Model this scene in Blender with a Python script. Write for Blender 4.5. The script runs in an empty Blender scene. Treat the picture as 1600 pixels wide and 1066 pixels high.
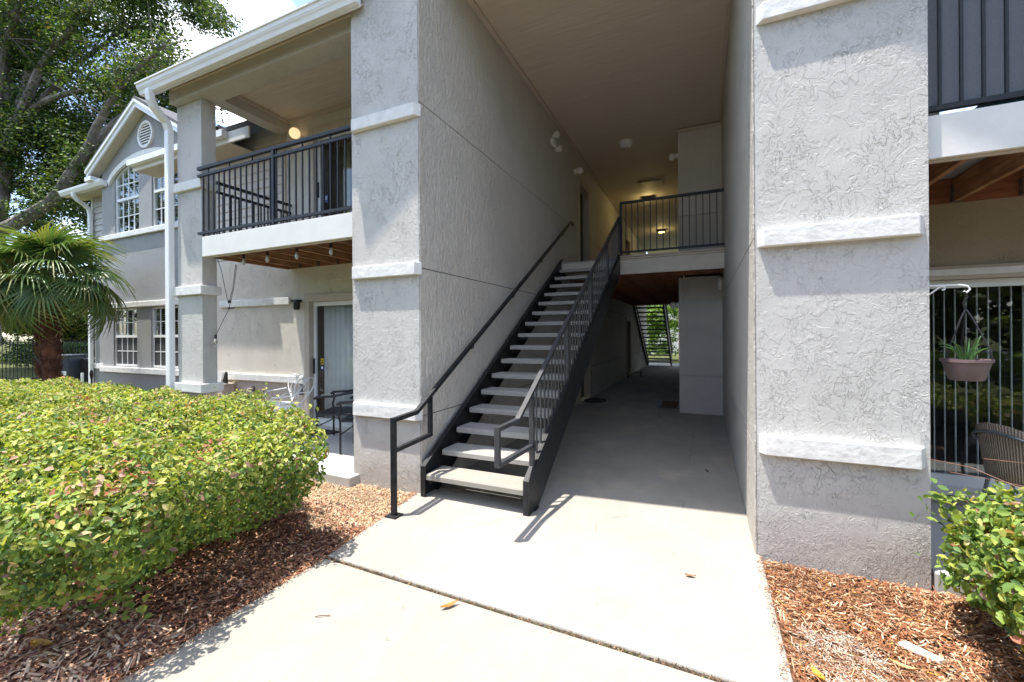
import bpy, math, random
import numpy as np
from mathutils import Vector, Matrix
random.seed(7); RNG = np.random.default_rng(7)
SC = bpy.context.scene
COL = SC.collection
PI = math.pi

# ------------------------------------------------------------------ camera, world, sun, exposure
YAW, ROLL, FPX = math.radians(24.4), math.radians(-0.39), 661.0
Fv = Vector((-math.sin(YAW), math.cos(YAW), 0)); R0 = Vector((math.cos(YAW), math.sin(YAW), 0)); U0 = Vector((0, 0, 1))
Rt = math.cos(ROLL) * R0 + math.sin(ROLL) * U0
Up = -math.sin(ROLL) * R0 + math.cos(ROLL) * U0
cam = bpy.data.cameras.new('camera'); camo = bpy.data.objects.new('camera', cam); COL.objects.link(camo)
m = Matrix.Identity(4)
for i in range(3):
    m[i][0] = Rt[i]; m[i][1] = Up[i]; m[i][2] = -Fv[i]
m[2][3] = 1.6
camo.matrix_world = m
cam.sensor_fit = 'HORIZONTAL'; cam.sensor_width = 36; cam.lens = 36 * FPX / 1600
cam.shift_y = -11 / 1600.0
cam.clip_start = 0.05; cam.clip_end = 2000
SC.camera = camo

SUN = Vector((-0.2, -0.155, 1)).normalized()          # direction towards the sun
world = bpy.data.worlds.new('World'); SC.world = world; world.use_nodes = True
wn = world.node_tree; wn.nodes.clear()
out = wn.nodes.new('ShaderNodeOutputWorld'); bg = wn.nodes.new('ShaderNodeBackground')
sky = wn.nodes.new('ShaderNodeTexSky'); sky.sky_type = 'NISHITA'; sky.sun_disc = False
sky.sun_elevation = math.asin(SUN.z); sky.sun_rotation = math.atan2(SUN.x, SUN.y) % (2 * PI)
tc = wn.nodes.new('ShaderNodeTexCoord'); mp = wn.nodes.new('ShaderNodeMapping'); mp.inputs['Scale'].default_value = (1, 1, 2.2); mp.inputs['Location'].default_value = (3.1, 1.7, .4)
nz = wn.nodes.new('ShaderNodeTexNoise'); nz.inputs['Scale'].default_value = 2.6; nz.inputs['Detail'].default_value = 7; nz.inputs['Roughness'].default_value = .55
rp = wn.nodes.new('ShaderNodeValToRGB'); rp.color_ramp.elements[0].position = .53; rp.color_ramp.elements[1].position = .69
mx = wn.nodes.new('ShaderNodeMix'); mx.data_type = 'RGBA'
mx.inputs[7].default_value = (13.5, 13.6, 13.8, 1)
wn.links.new(tc.outputs['Generated'], mp.inputs['Vector']); wn.links.new(mp.outputs['Vector'], nz.inputs['Vector'])
wn.links.new(nz.outputs['Fac'], rp.inputs['Fac']); wn.links.new(rp.outputs['Color'], mx.inputs[0])
wn.links.new(sky.outputs['Color'], mx.inputs[6]); wn.links.new(mx.outputs[2], bg.inputs['Color'])
bg.inputs['Strength'].default_value = 0.15
wn.links.new(bg.outputs['Background'], out.inputs['Surface'])

sl = bpy.data.lights.new('sun', 'SUN'); sl.energy = 3.5; sl.angle = math.radians(0.53); sl.color = (1, .95, .87)
so = bpy.data.objects.new('sun', sl); COL.objects.link(so); so.location = (-4, -3, 20)
so.rotation_euler = (-SUN).to_track_quat('-Z', 'Y').to_euler()

SC.view_settings.view_transform = 'Standard'; SC.view_settings.look = 'None'
SC.view_settings.gamma = 1; SC.view_settings.use_curve_mapping = False
SC.view_settings.exposure = 1.42
SC.cycles.max_bounces = 10; SC.cycles.diffuse_bounces = 6; SC.cycles.transparent_max_bounces = 16
SC.cycles.use_denoising = True
SC.cycles.sample_clamp_indirect = 6

def ray(u, v, w, h=1.6):
    """world point w metres deep along the view axis (used to lay out the far trees)"""
    return Vector((0, 0, h)) + w * (Fv + (u - 800) / FPX * Rt + (522 - v) / FPX * Up)

# ------------------------------------------------------------------ materials
def new_mat(name):
    mt = bpy.data.materials.new(name); mt.use_nodes = True
    nt = mt.node_tree; b = nt.nodes['Principled BSDF']
    return mt, nt, b
def N(nt, t, **kw):
    n = nt.nodes.new(t)
    for k, v in kw.items():
        if k in n.inputs: n.inputs[k].default_value = v
        else: setattr(n, k, v)
    return n
def coords(nt, scale=(1, 1, 1), rnd=False):
    t = N(nt, 'ShaderNodeTexCoord'); mp = N(nt, 'ShaderNodeMapping'); mp.inputs['Scale'].default_value = scale
    nt.links.new(t.outputs['Object'], mp.inputs['Vector'])
    if rnd:
        oi = N(nt, 'ShaderNodeObjectInfo'); mu = N(nt, 'ShaderNodeMath', operation='MULTIPLY'); mu.inputs[1].default_value = 37.0
        nt.links.new(oi.outputs['Random'], mu.inputs[0]); nt.links.new(mu.outputs[0], mp.inputs['Location'])
    return mp.outputs['Vector']
def noise(nt, vec, scale, detail=4, rough=.55, dist=0):
    n = N(nt, 'ShaderNodeTexNoise'); n.inputs['Scale'].default_value = scale; n.inputs['Detail'].default_value = detail
    n.inputs['Roughness'].default_value = rough; n.inputs['Distortion'].default_value = dist
    nt.links.new(vec, n.inputs['Vector']); return n.outputs['Fac']
def ramp(nt, fac, stops):
    r = N(nt, 'ShaderNodeValToRGB'); e = r.color_ramp.elements
    while len(e) < len(stops): e.new(.5)
    for el, (p, c) in zip(e, stops):
        el.position = p; el.color = (*c, 1) if isinstance(c, tuple) else (c, c, c, 1)
    nt.links.new(fac, r.inputs['Fac']); return r.outputs['Color']
def math_(nt, op, a, b):
    n = N(nt, 'ShaderNodeMath', operation=op)
    for i, x in enumerate((a, b)):
        if isinstance(x, (int, float)): n.inputs[i].default_value = x
        else: nt.links.new(x, n.inputs[i])
    return n.outputs[0]
def mixc(nt, fac, a, b, mode='MIX'):
    n = N(nt, 'ShaderNodeMix'); n.data_type = 'RGBA'; n.blend_type = mode
    for s, x in ((0, fac), (6, a), (7, b)):
        if isinstance(x, (int, float)): n.inputs[s].default_value = x
        elif isinstance(x, tuple): n.inputs[s].default_value = (*x, 1)
        else: nt.links.new(x, n.inputs[s])
    return n.outputs[2]
def bump(nt, b, h, dist, strength=1.0):
    n = N(nt, 'ShaderNodeBump'); n.inputs['Distance'].default_value = dist; n.inputs['Strength'].default_value = strength
    nt.links.new(h, n.inputs['Height']); nt.links.new(n.outputs['Normal'], b.inputs['Normal'])

def plain(name, c, rough=.6, metal=0, var=.12, nscale=6, bumpd=0, bscale=40, spec=.4, rnd=False):
    mt, nt, b = new_mat(name)
    v = coords(nt, rnd=rnd)
    f = noise(nt, v, nscale, 5)
    lo = tuple(x * (1 - var) for x in c); hi = tuple(min(1, x * (1 + var)) for x in c)
    nt.links.new(ramp(nt, f, [(.3, lo), (.7, hi)]), b.inputs['Base Color'])
    b.inputs['Roughness'].default_value = rough; b.inputs['Metallic'].default_value = metal
    b.inputs['Specular IOR Level'].default_value = spec
    if bumpd: bump(nt, b, noise(nt, v, bscale, 4), bumpd)
    return mt

def stucco(name, c, kind='knock', amp=.006, stain=None):
    mt, nt, b = new_mat(name)
    if kind == 'streak':
        v = coords(nt, (1, 1, .36)); v2 = coords(nt)
        a = noise(nt, v, 26, 5, .6, 1.0); h1 = ramp(nt, a, [(.40, 0.0), (.62, 1.0)])
        s = noise(nt, v2, 9, 4, .6, 1.5); h2 = ramp(nt, s, [(.47, 0.0), (.53, 1.0)])
        h = math_(nt, 'ADD', math_(nt, 'MULTIPLY', h1, .8), math_(nt, 'MULTIPLY', h2, .3))
    else:
        v = coords(nt, (1, 1, .8)); v2 = v
        k = {'knock': 1.45, 'fine': 1.9}[kind]
        a = noise(nt, v, 7.0 * k, 4.5, .6, 1.0); isl = ramp(nt, a, [(.485, 0.0), (.51, 1.0)])
        a2 = noise(nt, v, 12 * k, 3.6, .58, 1.1)
        rid = ramp(nt, a2, [(.478, 0.0), (.497, 1.0), (.512, 0.0)])
        msk = ramp(nt, noise(nt, v, 2.3, 4, .6), [(.40, 0.05), (.56, 1.0)])
        msk2 = ramp(nt, noise(nt, v, 6.1, 3, .5), [(.45, 0.0), (.55, 1.0)])
        rid = math_(nt, 'MULTIPLY', math_(nt, 'MULTIPLY', rid, msk), msk2)
        isl = math_(nt, 'MULTIPLY', isl, math_(nt, 'ADD', math_(nt, 'MULTIPLY', msk, .6), .4))
        fine = noise(nt, v, 120, 3)
        h = math_(nt, 'ADD', math_(nt, 'MULTIPLY', isl, .45), math_(nt, 'MULTIPLY', rid, .8))
        h = math_(nt, 'ADD', h, math_(nt, 'MULTIPLY', noise(nt, v, 4.5, 3), .9))
        h = math_(nt, 'ADD', h, math_(nt, 'MULTIPLY', fine, .10))
        r3 = ramp(nt, noise(nt, v, 30 * k, 3, .6, .8), [(.50, 0.0), (.56, 1.0)])
        m3 = ramp(nt, noise(nt, v, 1.6, 4, .6), [(.44, .15), (.60, 1.0)])
        h = math_(nt, 'ADD', h, math_(nt, 'MULTIPLY', math_(nt, 'MULTIPLY', r3, m3), .35))
    bump(nt, b, h, amp)
    f = noise(nt, coords(nt), 1.7, 6, .6)
    col = ramp(nt, f, [(.3, tuple(x * .93 for x in c)), (.7, tuple(x * 1.05 for x in c))])
    # vertical run-off marks
    st = noise(nt, coords(nt, (5, 5, .35)), 2.2, 5, .65)
    col = mixc(nt, math_(nt, 'MULTIPLY', ramp(nt, st, [(.56, 0.0), (.75, 1.0)]), .14), col, tuple(x * .62 for x in c))
    if stain:
        sep = N(nt, 'ShaderNodeSeparateXYZ'); nt.links.new(coords(nt), sep.inputs[0])
        zz = math_(nt, 'ADD', sep.outputs['Z'], math_(nt, 'MULTIPLY', noise(nt, coords(nt), 5, 5), -.3))
        fac = ramp(nt, zz, [(-.0, 1.0), (.16, 0.0)])
        col = mixc(nt, math_(nt, 'MULTIPLY', fac, .3), col, stain)
    nt.links.new(col, b.inputs['Base Color'])
    b.inputs['Roughness'].default_value = .72; b.inputs['Specular IOR Level'].default_value = .3
    return mt

M = {}
M['stucco'] = stucco('stucco_grey', (.52, .505, .48), 'knock', .0060)
M['stucco_low'] = stucco('stucco_taupe', (.505, .485, .46), 'knock', .0060, (.24, .21, .18))
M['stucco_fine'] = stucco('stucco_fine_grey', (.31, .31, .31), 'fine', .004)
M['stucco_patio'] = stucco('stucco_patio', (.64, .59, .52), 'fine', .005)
M['stucco_patio_low'] = stucco('stucco_patio_lower', (.56, .48, .42), 'fine', .005)
M['streak'] = stucco('stucco_streaked', (.63, .59, .535), 'streak', .012)
M['bulkhead'] = stucco('stucco_storage', (.60, .555, .50), 'streak', .004)
M['groove'] = plain('groove_shadow_line', (.16, .15, .14), .9)
M['trim'] = plain('trim_white_paint', (.70, .69, .665), .6, var=.10, nscale=11, bumpd=.006, bscale=16)
M['pvc'] = plain('white_painted_aluminium', (.74, .75, .76), .38, var=.04, nscale=3, spec=.5)
M['fascia'] = plain('fascia_offwhite', (.70, .69, .66), .55, var=.05, nscale=4, bumpd=.001, bscale=30)
M['fascia_in'] = plain('landing_fascia', (.62, .56, .48), .6, var=.06, nscale=5, bumpd=.0015, bscale=25)
M['soffit'] = plain('soffit_beige', (.52, .46, .38), .7, var=.06)
M['ceiling'] = None
M['beam'] = stucco('beam_stucco', (.48, .45, .41), 'fine', .003)
M['metal'] = plain('black_powder_coat', (.016, .017, .020), .45, .0, var=.4, nscale=14, spec=.35, bumpd=.0006, bscale=60)
M['metal_lite'] = plain('worn_rail_metal', (.045, .046, .052), .42, .1, var=.3, nscale=10, spec=.6)
M['door'] = plain('door_charcoal', (.035, .036, .042), .45, var=.15)
M['casing'] = plain('casing_tan', (.50, .43, .36), .6, var=.05)
M['curtain'] = plain('curtain_white', (.72, .72, .72), .85, var=.04)
M['yellow_curtain'] = plain('curtain_yellow', (.42, .36, .15), .85, var=.15)
M['blind'] = plain('vertical_blind', (.70, .71, .72), .6, var=.03)
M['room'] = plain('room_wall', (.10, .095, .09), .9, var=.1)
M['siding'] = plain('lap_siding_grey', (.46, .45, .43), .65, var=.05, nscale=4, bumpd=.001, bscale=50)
M['siding_lit'] = plain('lap_siding_lit_tint', (.56, .51, .46), .65, var=.05, nscale=4, bumpd=.001, bscale=50)  # same siding, with light on it put into a paler, warmer colour
M['shingle'] = plain('roof_shingle', (.10, .10, .105), .9, var=.4, nscale=30, bumpd=.006, bscale=40)
M['globe'] = plain('white_glass_globe', (.80, .79, .77), .25, var=.03)
M['bulb_glass'] = plain('clear_bulb', (.40, .37, .33), .15, var=.1, spec=.9)
M['plastic_white'] = plain('white_plastic', (.75, .74, .71), .4, var=.03)
M['black_plastic'] = plain('black_plastic', (.02, .02, .022), .4, var=.2)
M['mat_dark'] = plain('doormat_dark', (.045, .038, .034), .95, var=.4, nscale=60, bumpd=.004, bscale=300)
M['mat_coir'] = plain('doormat_coir', (.13, .07, .035), .95, var=.4, nscale=60, bumpd=.004, bscale=300)
M['white_iron'] = plain('white_iron_paint', (.78, .78, .77), .45, var=.04)
M['terracotta'] = plain('mauve_plastic_pot', (.17, .115, .115), .5, var=.12, nscale=20)
M['wicker_metal'] = plain('grey_chair_tube', (.16, .18, .20), .35, .5, var=.1)
M['ac'] = plain('ac_navy_grey', (.035, .040, .052), .45, var=.15)
M['foil'] = plain('grey_cover', (.25, .27, .30), .4, var=.3)
M['hanger'] = plain('galvanised_hanger', (.16, .15, .15), .5, .6, var=.4, nscale=30)
M['sheet'] = plain('deck_underside_sheet', (.30, .31, .33), .75, var=.1)
M['shade_cloth'] = plain('blue_grey_screen_cloth', (.165, .17, .19), .9, var=.12, nscale=120, bumpd=.001, bscale=500)
M['asphalt'] = plain('asphalt', (.05, .05, .052), .95, var=.3, nscale=60)
M['brick_far'] = plain('pink_grey_bark', (.33, .24, .22), .9, var=.3, nscale=14, bumpd=.01, bscale=20)

def ceiling_mat():
    mt, nt, b = new_mat('ceiling_board_taupe')
    v = coords(nt, (.6, 9, 1)); f = noise(nt, v, 2.4, 6, .6, .6)
    nt.links.new(ramp(nt, f, [(.3, (.52, .45, .37)), (.7, (.60, .525, .435))]), b.inputs['Base Color'])
    bump(nt, b, noise(nt, coords(nt, (1, 14, 1)), 2, 5), .006)
    b.inputs['Roughness'].default_value = .7; return mt
M['ceiling'] = ceiling_mat()

def concrete(name, c, speck=.5, amp=.0015, blotch=.12, rust=0.0, dirt=False, crack=False):
    mt, nt, b = new_mat(name); v = coords(nt)
    f = noise(nt, v, .9, 7, .62); col = ramp(nt, f, [(.3, tuple(x * (1 - blotch) for x in c)), (.7, tuple(min(1, x * (1 + blotch * .5)) for x in c))])
    s = ramp(nt, noise(nt, v, 110, 3, .7), [(.30, 0.0), (.42, 1.0)])
    s2 = ramp(nt, noise(nt, v, 38, 4, .75), [(.27, 0.0), (.34, 1.0)])
    col = mixc(nt, math_(nt, 'MULTIPLY', math_(nt, 'SUBTRACT', 1.0, s), speck * .5), col, tuple(x * .5 for x in c))
    col = mixc(nt, math_(nt, 'MULTIPLY', math_(nt, 'SUBTRACT', 1.0, s2), speck), col, (.16, .13, .11))
    sb_ = ramp(nt, noise(nt, coords(nt, (1, .35, 1)), 6, 7, .72), [(.46, 0.0), (.70, 1.0)])
    col = mixc(nt, math_(nt, 'MULTIPLY', sb_, .22), col, tuple(x * .66 for x in c))
    if crack:
        ad = N(nt, 'ShaderNodeVectorMath', operation='ADD'); nn_ = N(nt, 'ShaderNodeTexNoise'); nn_.inputs['Scale'].default_value = 5; nn_.inputs['Detail'].default_value = 6
        sc_ = N(nt, 'ShaderNodeVectorMath', operation='SCALE'); sc_.inputs['Scale'].default_value = .16
        nt.links.new(v, nn_.inputs['Vector']); nt.links.new(nn_.outputs['Color'], sc_.inputs[0]); nt.links.new(v, ad.inputs[0]); nt.links.new(sc_.outputs[0], ad.inputs[1])
        vo = N(nt, 'ShaderNodeTexVoronoi', feature='DISTANCE_TO_EDGE'); vo.inputs['Scale'].default_value = .42; nt.links.new(ad.outputs[0], vo.inputs['Vector'])
        cr = ramp(nt, vo.outputs['Distance'], [(.0, 1.0), (.0022, 0.0)])
        cm = ramp(nt, noise(nt, v, 1.1, 3), [(.50, 0.0), (.56, .5)])
        col = mixc(nt, math_(nt, 'MULTIPLY', cr, cm), col, tuple(x * .4 for x in c))
    if rust:
        r = ramp(nt, noise(nt, v, 1.35, 6, .6, .5), [(.54, 0.0), (.72, 1.0)])
        col = mixc(nt, math_(nt, 'MULTIPLY', r, rust), col, (.62, .45, .30))
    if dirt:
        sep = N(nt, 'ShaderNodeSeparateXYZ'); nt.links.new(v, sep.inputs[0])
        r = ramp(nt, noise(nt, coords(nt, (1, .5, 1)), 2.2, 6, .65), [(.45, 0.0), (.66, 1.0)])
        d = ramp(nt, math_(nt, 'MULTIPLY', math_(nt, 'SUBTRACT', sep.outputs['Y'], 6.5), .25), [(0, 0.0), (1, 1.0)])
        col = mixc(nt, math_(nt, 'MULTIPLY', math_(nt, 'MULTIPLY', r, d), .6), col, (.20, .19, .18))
    nt.links.new(col, b.inputs['Base Color'])
    h = math_(nt, 'ADD', noise(nt, v, 160, 3), math_(nt, 'MULTIPLY', noise(nt, v, 5, 4), 1.5))
    bump(nt, b, h, amp); b.inputs['Roughness'].default_value = .85; b.inputs['Specular IOR Level'].default_value = .25
    return mt
M['walk'] = concrete('concrete_walk', (.325, .302, .262), .6, .002, .12, .2, crack=True)
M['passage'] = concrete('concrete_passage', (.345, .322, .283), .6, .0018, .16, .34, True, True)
M['patio'] = concrete('concrete_patio', (.46, .455, .44), .2, .001, .08)
M['tread'] = concrete('concrete_tread', (.40, .38, .35), .95, .006, .22)

def wood(name, a, b2, vec=(1, .06, 1), rough=.65):
    mt, nt, b = new_mat(name); v = coords(nt, tuple(x * 1.0 for x in vec))
    f = noise(nt, v, 34, 6, .65, 1.0); g = noise(nt, coords(nt), 3, 4)
    col = ramp(nt, f, [(.28, tuple(x * .35 for x in a)), (.5, a), (.72, b2)])
    col = mixc(nt, ramp(nt, g, [(.45, 0.0), (.65, .7)]), col, tuple(x * .45 for x in a))
    nt.links.new(col, b.inputs['Base Color']); bump(nt, b, f, .003); b.inputs['Roughness'].default_value = rough
    return mt
M['joist'] = wood('joist_stained_wood', (.36, .17, .075), (.52, .29, .14))
M['joist_x'] = wood('landing_joist_wood', (.28, .10, .05), (.40, .17, .08), (.06, 1, 1))
M['decking'] = wood('deck_board_wood', (.13, .06, .03), (.20, .10, .05), (.06, 1, 1))

def glass_mat():
    mt, nt, b = new_mat('window_glass'); nt.nodes.remove(b)
    o = [n for n in nt.nodes if n.type == 'OUTPUT_MATERIAL'][0]
    t = N(nt, 'ShaderNodeBsdfTransparent'); t.inputs[0].default_value = (.92, .94, .94, 1)
    g = N(nt, 'ShaderNodeBsdfGlossy'); g.inputs['Roughness'].default_value = .01; g.inputs[0].default_value = (.95, .97, 1, 1)
    fr = N(nt, 'ShaderNodeLayerWeight'); fr.inputs['Blend'].default_value = .5
    mxs = N(nt, 'ShaderNodeMixShader'); fa = math_(nt, 'ADD', math_(nt, 'MULTIPLY', math_(nt, 'POWER', fr.outputs['Facing'], 4.0), .75), .055)
    nt.links.new(fa, mxs.inputs[0]); nt.links.new(t.outputs[0], mxs.inputs[1]); nt.links.new(g.outputs[0], mxs.inputs[2])
    nt.links.new(mxs.outputs[0], o.inputs['Surface']); return mt
M['glass'] = glass_mat()

def attr_leaf(name, trans=.35, rough=.45, spec=.4, bumpy=0):
    mt, nt, b = new_mat(name)
    at = N(nt, 'ShaderNodeVertexColor'); at.layer_name = 'Col'
    nt.links.new(at.outputs['Color'], b.inputs['Base Color'])
    b.inputs['Roughness'].default_value = rough; b.inputs['Specular IOR Level'].default_value = spec
    if trans:
        o = [n for n in nt.nodes if n.type == 'OUTPUT_MATERIAL'][0]
        tr = N(nt, 'ShaderNodeBsdfTranslucent'); c2 = mixc(nt, 1.0, at.outputs['Color'], (1.5, 1.45, .55), 'MULTIPLY')
        nt.links.new(c2, tr.inputs[0]); ms = N(nt, 'ShaderNodeMixShader'); ms.inputs[0].default_value = trans
        nt.links.new(b.outputs[0], ms.inputs[1]); nt.links.new(tr.outputs[0], ms.inputs[2]); nt.links.new(ms.outputs[0], o.inputs['Surface'])
    return mt
M['leaf'] = attr_leaf('leaf', .32, .55, .3)
M['palm_leaf'] = attr_leaf('palm_leaf', .25, .35, .5)
M['chip'] = attr_leaf('wood_chip', 0, .85, .15)
M['dryleaf'] = attr_leaf('dry_leaf', .1, .6, .3)
def emit(name, c, s):
    mt, nt, b = new_mat(name); b.inputs['Base Color'].default_value = (*c, 1)
    b.inputs['Emission Color'].default_value = (*c, 1); b.inputs['Emission Strength'].default_value = s; return mt
M['lit'] = emit('lit_warm_globe', (1, .70, .38), .38)
M['lit_small'] = emit('lit_ceiling_lens', (1, .74, .32), 2)
def bark(name, a, b2, sc=9):
    mt, nt, b = new_mat(name); v = coords(nt, (1, 1, .35)); f = noise(nt, v, sc, 7, .7, .8)
    col = ramp(nt, f, [(.3, a), (.7, b2)])
    col = mixc(nt, ramp(nt, noise(nt, coords(nt), 2.1, 4), [(.5, 0.0), (.62, .5)]), col, tuple(min(1, x * 2.0) for x in b2))
    nt.links.new(col, b.inputs['Base Color']); bump(nt, b, f, .03); b.inputs['Roughness'].default_value = .9; return mt
M['bark'] = bark('oak_bark', (.06, .052, .045), (.17, .15, .13))
M['palm_bark'] = bark('palm_fibre', (.045, .018, .010), (.15, .065, .035), 22)
M['stem'] = plain('shrub_stem', (.10, .07, .05), .85, var=.3)
def ground_mat(name, stops, scale=3, sc2=60, amp=.01):
    mt, nt, b = new_mat(name); v = coords(nt)
    f = noise(nt, v, scale, 8, .7); g = noise(nt, v, sc2, 5, .7)
    h = math_(nt, 'ADD', math_(nt, 'MULTIPLY', f, .5), math_(nt, 'MULTIPLY', g, .5))
    nt.links.new(ramp(nt, h, stops), b.inputs['Base Color']); bump(nt, b, g, amp); b.inputs['Roughness'].default_value = .95
    b.inputs['Specular IOR Level'].default_value = .1
    return mt
M['mulch_ground'] = ground_mat('mulch_soil', [(.35, (.05, .025, .015)), (.55, (.16, .08, .045)), (.7, (.28, .17, .10))])
M['lawn'] = ground_mat('lawn_dry', [(.35, (.045, .06, .02)), (.55, (.10, .11, .04)), (.7, (.22, .18, .09))], 2)
M['wicker'] = None
def wicker_mat():
    mt, nt, b = new_mat('wicker_weave'); t = N(nt, 'ShaderNodeTexCoord')
    w = N(nt, 'ShaderNodeTexWave'); w.inputs['Scale'].default_value = 14; w.inputs['Distortion'].default_value = 1.0; w.inputs['Detail'].default_value = 2
    w.bands_direction = 'X'; nt.links.new(t.outputs['UV'], w.inputs['Vector'])
    nt.links.new(ramp(nt, w.outputs['Fac'], [(.2, (.20, .14, .10)), (.7, (.50, .40, .30))]), b.inputs['Base Color'])
    bump(nt, b, w.outputs['Fac'], .008); b.inputs['Roughness'].default_value = .6; return mt
M['wicker'] = wicker_mat()

# ------------------------------------------------------------------ mesh helpers
class MB:
    def __init__(s): s.v = []; s.f = []
    def add(s, vs, fs):
        o = len(s.v); s.v += [tuple(x) for x in vs]; s.f += [tuple(i + o for i in f) for f in fs]; return s
    def box(s, x0, x1, y0, y1, z0, z1):
        return s.add([(x0, y0, z0), (x1, y0, z0), (x1, y1, z0), (x0, y1, z0), (x0, y0, z1), (x1, y0, z1), (x1, y1, z1), (x0, y1, z1)],
                     [(0, 3, 2, 1), (4, 5, 6, 7), (0, 1, 5, 4), (1, 2, 6, 5), (2, 3, 7, 6), (3, 0, 4, 7)])
    def prism(s, poly, axis, a0, a1):
        """poly: 2D points; extruded along axis (0=x: poly is (y,z); 1=y: (x,z); 2=z: (x,y))"""
        n = len(poly)
        def P(p, a): return {0: (a, p[0], p[1]), 1: (p[0], a, p[1]), 2: (p[0], p[1], a)}[axis]
        vs = [P(p, a0) for p in poly] + [P(p, a1) for p in poly]
        fs = [tuple(range(n))[::-1], tuple(range(n, 2 * n))] + [(i, (i + 1) % n, (i + 1) % n + n, i + n) for i in range(n)]
        return s.add(vs, fs)
    def sweep(s, path, side, hw, hh, cap=True):
        """rectangular bar along a planar path; side = normal of the path's plane"""
        side = Vector(side).normalized(); path = [Vector(p) for p in path]; vs = []; n = len(path)
        for i, p in enumerate(path):
            t1 = (path[i] - path[i - 1]).normalized() if i else (path[1] - path[0]).normalized()
            t2 = (path[i + 1] - path[i]).normalized() if i < n - 1 else t1
            t = (t1 + t2).normalized(); k = 1 / max(.5, t.dot(t1)); nn = side.cross(t) * k
            for a, b in ((-1, -1), (1, -1), (1, 1), (-1, 1)): vs.append(p + side * hw * a + nn * hh * b)
        fs = [(4 * i + j, 4 * i + (j + 1) % 4, 4 * i + 4 + (j + 1) % 4, 4 * i + 4 + j) for i in range(n - 1) for j in range(4)]
        fs += [(3, 2, 1, 0), tuple(4 * (n - 1) + j for j in range(4))]
        return s.add(vs, fs)
    def tube(s, path, r, n=8):
        path = [Vector(p) for p in path]; rs = r if isinstance(r, (list, tuple)) else [r] * len(path); vs = []; ref = None
        for i, p in enumerate(path):
            a = path[max(0, i - 1)]; b = path[min(len(path) - 1, i + 1)]; t = (b - a).normalized()
            if ref is None: ref = Vector((0, 0, 1)) if abs(t.z) < .9 else Vector((1, 0, 0))
            x = (ref - t * ref.dot(t)).normalized(); ref = x; y = t.cross(x)
            for j in range(n):
                an = 2 * PI * j / n; vs.append(p + (x * math.cos(an) + y * math.sin(an)) * rs[i])
        fs = [(n * i + j, n * i + (j + 1) % n, n * i + n + (j + 1) % n, n * i + n + j) for i in range(len(path) - 1) for j in range(n)]
        fs += [tuple(range(n))[::-1], tuple(n * (len(path) - 1) + j for j in range(n))]
        return s.add(vs, fs)
    def lathe(s, c, prof, n=20, axis=2, caps=True):
        """prof: list of (r, h) from bottom to top round axis through c"""
        vs = []
        for r, h in prof:
            for j in range(n):
                a = 2 * PI * j / n; q = [r * math.cos(a), r * math.sin(a)]; q.insert(axis, h); vs.append((c[0] + q[0], c[1] + q[1], c[2] + q[2]))
        k = len(prof)
        fs = [(n * i + j, n * i + (j + 1) % n, n * i + n + (j + 1) % n, n * i + n + j) for i in range(k - 1) for j in range(n)]
        if caps: fs += [tuple(range(n))[::-1], tuple(n * (k - 1) + j for j in range(n))]
        return s.add(vs, fs)
    def sphere(s, c, r, n=16, k=10, sq=1.0):
        prof = [(r * math.sin(PI * i / k) + 1e-4, -r * sq * math.cos(PI * i / k)) for i in range(k + 1)]
        return s.lathe(c, prof, n)
    def mesh(s, name, smooth=False):
        me = bpy.data.meshes.new(name); me.from_pydata(s.v, [], s.f); me.update()
        if smooth:
            me.polygons.foreach_set('use_smooth', [True] * len(me.polygons))
            try: me.set_sharp_from_angle(angle=math.radians(38))
            except Exception: pass
        return me

ROOTLOC = {}
def thing(name, label, cat, loc=(0, 0, 0), group=None, kind=None):
    o = bpy.data.objects.new(name, None); COL.objects.link(o); o.location = loc; o.empty_display_size = .2
    o['label'] = label; o['category'] = cat
    if group: o['group'] = group
    if kind: o['kind'] = kind
    ROOTLOC[o.name] = Vector(loc); return o
def tag(o, label, cat, group=None):
    o['label'] = label; o['category'] = cat
    if group: o['group'] = group
    return o
def part(name, mb, mat, parent, label=None, smooth=False, bevel=0, kind=None):
    me = mb.mesh(name, smooth) if isinstance(mb, MB) else mb
    if mat and not len(me.materials): me.materials.append(M[mat] if isinstance(mat, str) else mat)
    o = bpy.data.objects.new(name, me); COL.objects.link(o)
    if parent is not None:
        o.parent = parent
        if parent.name in ROOTLOC: o.location = -ROOTLOC[parent.name]
    if label: o['label'] = label
    if kind: o['kind'] = kind
    if bevel:
        b = o.modifiers.new('bevel', 'BEVEL'); b.width = bevel; b.segments = 2; b.limit_method = 'ANGLE'; b.angle_limit = math.radians(50)
    return o
def inst(name, me, parent, loc, rot=None, label=None):
    o = bpy.data.objects.new(name, me); COL.objects.link(o); o.parent = parent
    base = -ROOTLOC[parent.name] if parent.name in ROOTLOC else Vector((0, 0, 0))
    o.location = base + Vector(loc)
    if rot: o.rotation_euler = rot
    if label: o['label'] = label
    return o
def struct(name, mb, mat, smooth=False, bevel=0):
    o = part(name, mb, mat, None, smooth=smooth, bevel=bevel); o['kind'] = 'structure'; return o
def solo(name, mb, mat, label, cat, group=None, smooth=False, bevel=0):
    return tag(part(name, mb, mat, None, smooth=smooth, bevel=bevel), label, cat, group)
def copy_tree(o, parent=None, top=True):
    c = o.copy(); COL.objects.link(c)
    if not top: c.parent = parent
    for ch in o.children: copy_tree(ch, c, False)
    return c
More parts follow.
